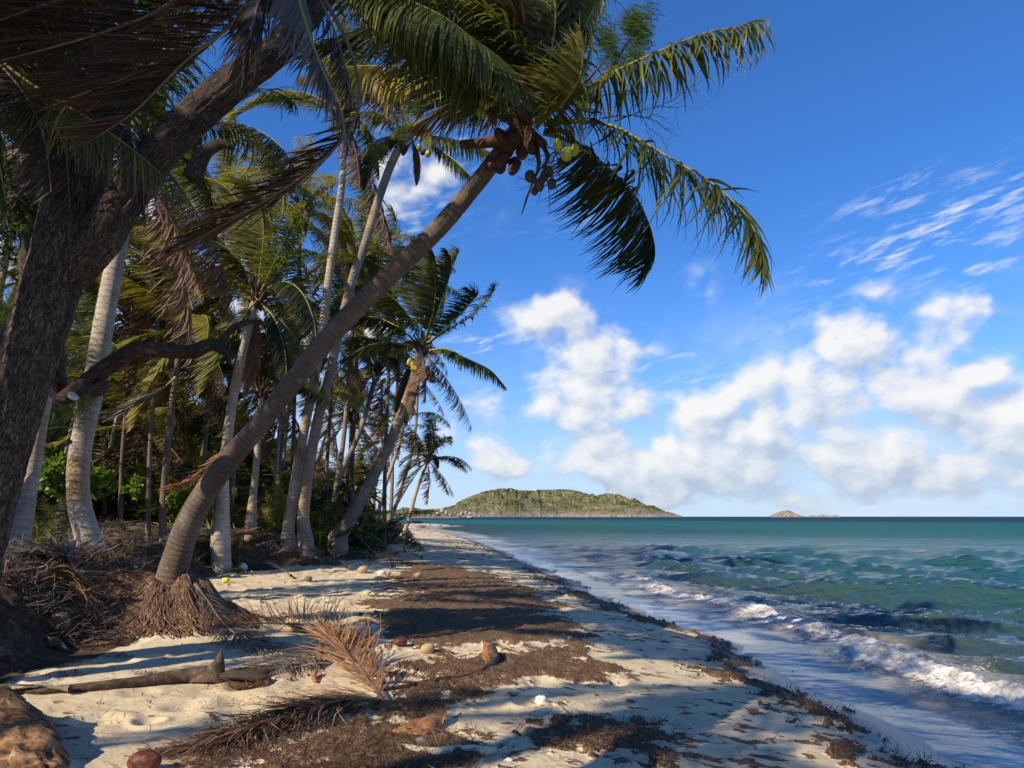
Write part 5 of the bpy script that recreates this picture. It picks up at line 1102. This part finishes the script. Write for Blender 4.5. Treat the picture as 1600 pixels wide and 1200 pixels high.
ground_frond('dead_frond', 'small orange brown frond heap in the litter patch up the beach', [(660,874,.05),(635,868,.10),(610,872,.08),(585,878,.04)], .5, 40, 'leaf_rust', seed=10, ex=dict(vee=.7, width=.035))
ground_frond('dead_frond', 'dark brown frond beside the small orange one up the beach', [(575,878,.06),(610,878,.06),(645,882,.04)], .4, 36, 'leaf_dead', seed=11, ex=dict(width=.035))
for k, (a, b, c, d) in enumerate([(160,812,260,800),(210,770,300,785),(240,830,160,845),(120,905,60,880),(330,850,420,840),(400,860,480,852),(90,790,20,800),(310,880,380,862),(300,815,240,790),(440,850,350,845),(200,880,120,850),(500,850,560,846),(230,745,320,752),(170,775,90,760),(420,875,500,870),(550,850,510,862),(60,915,120,935),(250,860,330,835)]):
    ground_frond('dead_frond', 'dry grey brown frond lying in the litter on the wooded bank', [(a, b, .12), ((a * 2 + c) / 3, (b * 2 + d) / 3, .22), ((a + 2 * c) / 3, (b + 2 * d) / 3, .18), (c, d, .05)], .55, 40, ['leaf_grey', 'leaf_dead', 'leaf_grey'][k % 3], seed=40 + k, group='dry fronds littering the bank', ex=dict(width=.035, vee=.3, var0=.1, loose=.25))
# brown fronds hanging to the ground behind the leaning trunk
for k, (lab, pts, m_) in enumerate([('rust coloured frond hanging down to the ground left of the leaning trunk', [(352,690,14),(335,725,13.8),(305,748,13.6),(265,760,13.4)], 'leaf_rust'), ('pale dead frond tip hanging in mid grove right of the slender trunk', [(275,590,13),(250,610,12.8),(215,632,12.6),(180,645,12.4)], 'leaf_grey')]):
    me, o0 = frond('frond', [PX(*p) for p in pts], L=.7, n=50, grav=.5, wind=(-.8, 0, 0), mats=(m_, 'rachis_grey'), width=.035, seed=800 + k, sweep=(.9, 1.2), loose=.15)
    link('frond', me, Vector(o0) - EC.location, parent=EC)

def ribbons(name, n, xy, Lr, wr, m_, seed, hgt=.02, lay=.35):
    rg = np.random.default_rng(seed); x, y = xy; K = len(x); z = ground(x, y) + rg.random(K) ** 2 * hgt
    a = rg.uniform(0, 6.28, K); el = rg.normal(0, lay, K); d = np.stack([np.cos(a) * np.cos(el), np.sin(a) * np.cos(el), np.abs(np.sin(el))], 1)
    L = rg.uniform(*Lr, K); w = rg.uniform(*wr, K); mb = MB()
    leaflets(mb, np.stack([x, y, z], 1) + [0, 0, .004], d, L, w, nrm(rg.normal(0, .5, (K, 3)) + [0, 0, 1]), 2, rg.normal(0, .5, (K, 3)) * [1, 1, .4], 0, np.clip(rg.normal(.42, .25, K), 0, 1))
    o = link(name, mb.mesh(name, [M[m_]])); return o
def sample(n, fn, seed, ylim=(3.4, 40), u=None):
    rg = np.random.default_rng(seed); D = 1 / rg.uniform(1 / ylim[1], 1 / ylim[0], n * 4); px = rg.uniform(-60, 1660, n * 4); x = (px - 800) / F * D
    p = fn(x, D); k = rg.random(n * 4) < p; return x[k][:n], D[k][:n], D[k][:n]
x, y, _ = sample(60000, lambda x, y: weed_mask(x, y)[1] ** 1.5 + .03 * weed_mask(x, y)[0], 1, (3.4, 16))
o = ribbons('dry_seagrass', 0, (x, y), (.012, .085), (.002, .006), 'seaweed', 1, .05, .5); tag(o, 'brown mat of dry shredded seagrass strewn over the sand', 'seagrass', kind='stuff')
x, y, _ = sample(9000, lambda x, y: weed_mask(x, y)[1] + .05, 2, (12, 40))
o = ribbons('dry_seagrass', 0, (x, y), (.05, .16), (.006, .014), 'seaweed', 2, .04); tag(o, 'coarser dry seagrass streaks farther up the beach', 'seagrass', kind='stuff')
x, y, _ = sample(42000, lambda x, y: weed_mask(x, y)[2] ** 1.3, 3, (4.2, 30))
o = ribbons('wet_seaweed', 0, (x, y), (.02, .09), (.004, .012), 'seaweed_wet', 3, .09, .6); tag(o, 'dark wet seaweed clumps lined along the edge of the water', 'seaweed', kind='stuff')
x, y, _ = sample(26000, lambda x, y: .9 * sst(bank_x(y) - x, -.1, .5), 4, (7.5, 45))
o = ribbons('leaf_litter', 0, (x, y), (.05, .40), (.006, .022), 'leaf_grey', 4, .12, .35); tag(o, 'dry leaf litter and broken blades covering the wooded bank', 'leaf litter', kind='stuff')
x, y, _ = sample(14000, lambda x, y: .9 * sst(bank_x(y) - x, -.2, .4), 5, (7.5, 45))
o = ribbons('leaf_litter', 0, (x, y), (.03, .25), (.008, .03), 'leaf_dead', 5, .10, .35); tag(o, 'dark brown rotting leaf litter on the wooded bank', 'leaf litter', kind='stuff')
x, y, _ = sample(15000, lambda x, y: weed_mask(x, y)[1], 6, (3.4, 14))
o = ribbons('dry_seagrass', 0, (x, y), (.05, .16), (.003, .008), 'seaweed', 6, .06, .3); tag(o, 'long loose blades of dry seagrass tangled on the brown mat', 'seagrass', kind='stuff')
x, y, _ = sample(2600, lambda x, y: .5 * (1 - weed_mask(x, y)[1]) * sst(shore_x(y) - x, 1, 2) * (1 - sst(bank_x(y) - x, -.2, .1)), 7, (3.4, 26))
o = ribbons('flotsam', 0, (x, y), (.02, .13), (.003, .010), 'leaf_rust', 7, .02, .25); tag(o, 'thin scraps of dry leaf and twig strewn over the bare sand', 'flotsam', kind='stuff')
# floating scraps of weed in the wash
rg = np.random.default_rng(12); yy = rg.uniform(5, 22, 900); dd = rg.uniform(.1, 2.2, 900); xx = shore_x(yy) + dd; k = fbm(xx * 1.2, yy * .8, 5, 3) > .06; xx = xx[k]; yy = yy[k]
a = rg.uniform(0, 6.28, len(xx)); mb = MB(); K = len(xx)
leaflets(mb, np.stack([xx, yy, np.full(K, .035)], 1), np.stack([np.cos(a), np.sin(a) * .5, 0 * a], 1), rg.uniform(.03, .12, K), rg.uniform(.008, .022, K), np.tile([0, 0, 1.], (K, 1)), 2, np.zeros((K, 3)), 0, rg.uniform(0, .7, K))
tag(link('floating_seaweed', mb.mesh('floating_seaweed', [M['seaweed_wet']])), 'scraps of dark seaweed drifting in the shallow wash', 'seaweed', kind='stuff')

# ------------------------------------------------------------------ things lying on the beach
def nut(px, py, w, label, m_='husk_tan', name='coconut', rot=(0, 1.2, 0), sc=(1, 1, 1), cat='coconut', group=None):
    p = gp(px, py + w * .4); D = p[1]; r = w / 2 / F * D; 
    o = link(name, nut_mesh(name, m_), (p[0], p[1], p[2] + r * .75), rot, scale=(r * sc[0], r * sc[1], r * sc[2])); tag(o, label, cat, group); return o
nut(668, 1013, 21, 'pale round coconut husk resting at the edge of the dark weed', 'husk_tan')
nut(625, 1004, 21, 'reddish coconut lying just left of the pale round one', 'husk_red', rot=(.3, 1.3, .4))
nut(226, 1190, 46, 'dark red brown coconut with a peeled white patch at the bottom left', 'husk_red', rot=(.4, 1.4, .3), sc=(1, .9, 1.05))
nut(95, 966, 24, 'grey fibrous coconut in the deep shade of the bank', 'husk_grey', rot=(0, 1.5, .3))
nut(481, 905, 13, 'small dark coconut alone on the pale sand', 'husk_grey')
nut(545, 885, 10, 'orange tan coconut in front of the root mound at the far litter', 'husk_tan')
nut(567, 890, 15, 'pale coconut husk, left of the far row of husks', 'husk_tan')
nut(596, 895, 12, 'whitish coconut husk in the middle of the far row of husks', 'shell')
nut(606, 896, 10, 'small pale husk, right end of the far row of husks', 'husk_tan')
nut(652, 899, 13, 'single tan coconut at the upper edge of the dark weed', 'husk_tan')
nut(615, 882, 10, 'greyish husk just above the far row of husks', 'husk_grey')
nut(355, 887, 14, 'tan husk in the litter behind the foremost palm', 'husk_tan')
nut(380, 886, 14, 'pale broken husk right of the tan one behind the foremost palm', 'shell', sc=(1.3, 1, .8))
nut(826, 1145, 13, 'little tan pebble like husk in the weed at the bottom', 'husk_tan')
nut(808, 1153, 7, 'tiny yellow nut in the weed beside the pebble like husk', 'coco_green', name='small_nut', cat='nut')
def stone(px, py, w, h, label, m_, name, cat, seed=1.0, rot=0.0, amp=.4):
    p = gp(px, py + h * .4); s = p[1] / F
    o = link(name, rock_mesh(name, seed, 9, M[m_], 1.0, amp), (p[0], p[1], p[2] + h * s * .32), (0, 0, rot), scale=(w * s / 2, w * s / 2.4, h * s / 2)); tag(o, label, cat); return o
stone(660, 1160, 24, 16, 'grey stone in front of the curled orange leaf sheath', 'stone', 'stone', 'stone', 2.2)
stone(1315, 1170, 36, 30, 'dark weed covered lump at the bottom near the water', 'fibre', 'seaweed_lump', 'seaweed', 6.2, amp=.7)
stone(845, 1092, 18, 16, 'white broken shell standing in the bare sand', 'shell', 'seashell', 'shell', 4.2, amp=.7)
stone(145, 981, 9, 5, 'small white plastic scrap at the foot of the root mass', 'white', 'plastic_scrap', 'litter', 3.2)
stone(208, 886, 13, 6, 'pale scrap behind the foremost palm trunk', 'white', 'plastic_scrap', 'litter', 5.2)
stone(795, 1188, 14, 7, 'white bit of debris at the bottom centre', 'shell', 'plastic_scrap', 'litter', 7.2)
stone(718, 962, 8, 4, 'white speck of litter on the dark weed', 'white', 'plastic_scrap', 'litter', 8.2)
def cup(px, py, w, h, label, m_, lie=True):
    p = gp(px, py + h * .4); s = p[1] / F; r = h * s / 2
    C = np.array([[0, 0, 0], [0, 0, .1], [0, 0, .5], [0, 0, .8], [0, 0, .88], [0, 0, 1.0]]) * w * s; R = np.array([.7, 1, 1, .95, .45, .4]) * r
    V, Q, la, aa = tube(C, R, 12); o = link('plastic_bottle', mesh('plastic_bottle', V, Q, None, [M[m_]]), (p[0] - w * s / 2, p[1], p[2] + r), (0, math.pi / 2 - .1, .2)); tag(o, label, 'bottle')
cup(123, 897, 16, 9, 'white plastic bottle on the shaded bank', 'white')
cup(353, 908, 11, 8, 'bright yellow plastic container on the sand right of the foremost palm', 'yellow')
cup(618, 930, 16, 4, 'cream coloured plastic tube on the weed up the beach', 'cream')
def wood(name, label, cat, pts, m_, ns=16, amp=.01, seg=.02, sx=1.0, group=None):
    W_ = [];R = []
    for (px, py, w, h) in pts:
        p = gp(px, py); p[2] += h; W_.append(p); R.append(w / 2 / F * p[1])
    C, L_ = resample(np.column_stack([np.array(W_), R]), max(8, int(np.linalg.norm(np.diff(np.array(W_), axis=0), axis=1).sum() / seg)))
    V, Q, la, aa = tube(C[:, :3], C[:, 3], ns, True, lambda L, a, r: amp * 2 * fbm(np.cos(a) * 2 + L * 2, np.sin(a) * 2, L * 5 + pts[0][0], 4))
    o0 = np.array(W_[0]); o = link(name, mesh(name, V - o0, Q, {'len': la, 'ang': aa}, [M[m_]]), o0); tag(o, label, cat, group); return o
lg = wood('palm_stalk', 'long dark half buried palm stalk with a raised fin at its end', 'stalk', [(-40,1092,8,.03),(60,1086,10,.03),(150,1080,14,.04),(220,1074,17,.05),(280,1068,21,.06),(318,1066,24,.07),(345,1070,12,.04)], 'drift', 14, .008)
# raised fin of the stalk
p1 = gp(296, 1068); pf = [p1 + [0, 0, .02], p1 + [.12, 0, .10], p1 + [.24, .0, .22], p1 + [.285, 0, .31], p1 + [.30, .0, .20], p1 + [.31, 0, .02]]
mb = MB(); Vf = []
for q in pf: Vf += [q + [0, -.035, 0], q + [0, .035, 0]]
Vf = np.array(Vf) - np.array(lg.location); Vf[6:8] = (Vf[6] + Vf[7]) / 2 + np.array([[0, -.006, 0], [0, .006, 0]])
Qf = [[0, 2, 4, 10], [2, 4, 4, 2]]
Qf = [[0, 2, 10, 0], [2, 4, 8, 10], [4, 6, 8, 8], [1, 11, 3, 1], [3, 11, 9, 5], [5, 9, 7, 7], [0, 1, 3, 2], [2, 3, 5, 4], [4, 5, 7, 6], [6, 7, 9, 8], [8, 9, 11, 10]]
Tq = [q for q in Qf if len(set(q)) == 3]; Qq = [q for q in Qf if len(set(q)) == 4]
Tt = [list(dict.fromkeys(q)) for q in Tq]
link('fin', mesh('fin', Vf, Qq, None, [M['drift']], None, False, T=Tt), parent=lg)
stone(380, 1056, 92, 26, 'crumpled grey brown palm sheath lying behind the fin of the stalk', 'drift', 'palm_sheath', 'sheath', 3.7, amp=.75)
stone(300, 1030, 1, 1, 'x', 'drift', 'tmp', 'x') if False else None
wood('weathered_log', 'big orange brown weathered log end in the bottom left corner', 'log', [(-150,1150,90,.12),(-60,1150,115,.10),(0,1172,120,.06),(35,1198,100,.03),(62,1235,60,.0)], 'cork', 44, .09, .015)
wood('driftwood_stub', 'stubby brown driftwood piece at the foot of the root mass', 'driftwood', [(72,1008,16,.03),(88,1012,16,.03),(104,1020,9,.01)], 'drift', 12, .008)
wood('driftwood_stub', 'dark broken wood at the left edge by the bank', 'driftwood', [(-20,1024,36,.03),(2,1028,30,.04),(20,1038,10,.01)], 'drift', 12, .015)
wood('bleached_stick', 'knobbly yellowish white stick at the bottom centre', 'stick', [(622,1170,10,.01),(645,1176,15,.015),(680,1183,17,.02),(710,1180,20,.02),(740,1179,18,.02),(776,1177,8,.015)], 'coral', 16, .012)
wood('curved_stalk', 'dark curved stalk ending in an upturned brown butt', 'stalk', [(600,1082,6,.02),(650,1073,7,.02),(690,1065,9,.02),(725,1060,9,.02),(755,1050,10,.03),(774,1040,12,.07),(768,1032,15,.13)], 'drift', 12, .006)
wood('cut_stalk', 'thick cut palm stalk with a curled orange end among the fronds', 'stalk', [(440,992,5,.06),(500,998,8,.07),(545,1005,13,.08),(568,1011,20,.08),(574,1012,22,.08)], 'sheath', 14, .008)
wood('broken_stalk', 'upright broken stalk stump between the orange fronds', 'stalk', [(498,1046,11,.0),(500,1036,10,.10),(504,1026,8,.2),(504,1018,4,.28)], 'boot', 12, .012)
wood('cupped_sheath', 'small cupped orange sheath in the shadow under the fan', 'sheath', [(494,1068,6,.01),(490,1062,8,.03),(494,1056,6,.05)], 'sheath', 12, .012)
# branching dead stick
rg = np.random.default_rng(8); ch = []
b0 = [gp(590, 1075, .04), gp(640, 1074, .05), gp(690, 1080, .05), gp(715, 1090, .02)]
ch.append((b0, .012, .006))
for (a, b, c) in [((620, 1073), (622, 1050), .16), ((632, 1074), (638, 1052), .12), ((665, 1076), (655, 1046), .24), ((690, 1078), (700, 1056), .14), ((712, 1092), (695, 1060), .2), ((650, 1075), (636, 1088), .02)]:
    q = gp(*a, .04); ch.append(([q, q + [.0 + (b[0] - a[0]) * .004, 0, c * .5], q + [(b[0] - a[0]) * .007, .03, c]], .006, .002))
tag(link('dead_branch', twig_mesh('dead_branch', b0[0], ch, 'drift'), b0[0]), 'thin dead branch with upright twigs lying on the weed', 'branch')
# thick stick in front of the seaward palm
wood('dark_stick', 'dark slanting branch resting on the sand below the seaward leaning palm', 'branch', [(545,850,8,.5),(565,862,7,.35),(585,872,5,.08)], 'drift', 8, .006)
# curled leaf sheath
def sheet(name, label, rows, m_, cat):
    W_ = np.array([[gp(px, py, h) for px, py, h in r] for r in rows]); n, k = W_.shape[:2]
    N, K = 18, 14; A = np.array([resample(W_[i], K)[0] for i in range(n)]); Bm = np.array([resample(A[:, j], N)[0] for j in range(K)]).transpose(1, 0, 2)
    Bm[..., 2] += .012 * fbm(Bm[..., 0] * 30, Bm[..., 1] * 20, 3, 3) * 2
    V = Bm.reshape(-1, 3); i = np.arange(N - 1)[:, None]; j = np.arange(K - 1)[None, :]
    Q = np.stack([i * K + j, i * K + j + 1, (i + 1) * K + j + 1, (i + 1) * K + j], -1).reshape(-1, 4)
    o = link(name, mesh(name, V - V[0], Q, None, [M[m_]]), V[0]); md = o.modifiers.new('thickness', 'SOLIDIFY'); md.thickness = .006; tag(o, label, cat)
sheet('leaf_sheath', 'curled orange brown leaf sheath lying on the weed at the bottom', [[(608,1148,.0),(612,1150,.03),(620,1152,.01)], [(632,1138,.02),(640,1150,.08),(650,1156,.01)], [(650,1130,.04),(655,1150,.06),(668,1160,.0)], [(668,1132,.06),(672,1146,.09),(680,1158,.0)], [(690,1126,.08),(690,1136,.06),(688,1146,.02)], [(700,1118,.10),(699,1124,.09),(697,1130,.08)]], 'sheath', 'sheath')
sheet('leaf_sheath', 'brown curled sheath scrap beside the curved stalk', [[(752,1036,.02),(756,1040,.06),(762,1044,.02)], [(756,1022,.14),(764,1026,.16),(774,1030,.12)]], 'sheath', 'sheath')
# strands of red weed on the bare sand
for k, (lab, cx, cy, n, sp) in enumerate([('red brown weed strands on the bare sand below the stalk', 380, 1104, 260, .16), ('small clump of red weed near the root mass', 92, 1043, 160, .07), ('second clump of red weed right of the first near the root mass', 108, 1057, 120, .07), ('red weed scraps under the crumpled sheath', 372, 1077, 240, .14), ('clump of red weed on the sand beyond the first two', 185, 1028, 160, .07), ('small dark weed tuft on the sand left of the stalk fin', 235, 1056, 120, .06)]):
    c = gp(cx, cy); rgk = np.random.default_rng(k + 50); x = c[0] + rgk.normal(0, sp * 1.3, n); y = c[1] + rgk.normal(0, sp * .6, n)
    o = ribbons('weed_clump', 0, (x, y), (.02, .08), (.003, .009), 'leaf_rust' if k in (0, 3) else 'seaweed', k + 60, .03, .5); tag(o, lab, 'seaweed', kind='stuff')
SC.render.engine = 'CYCLES'
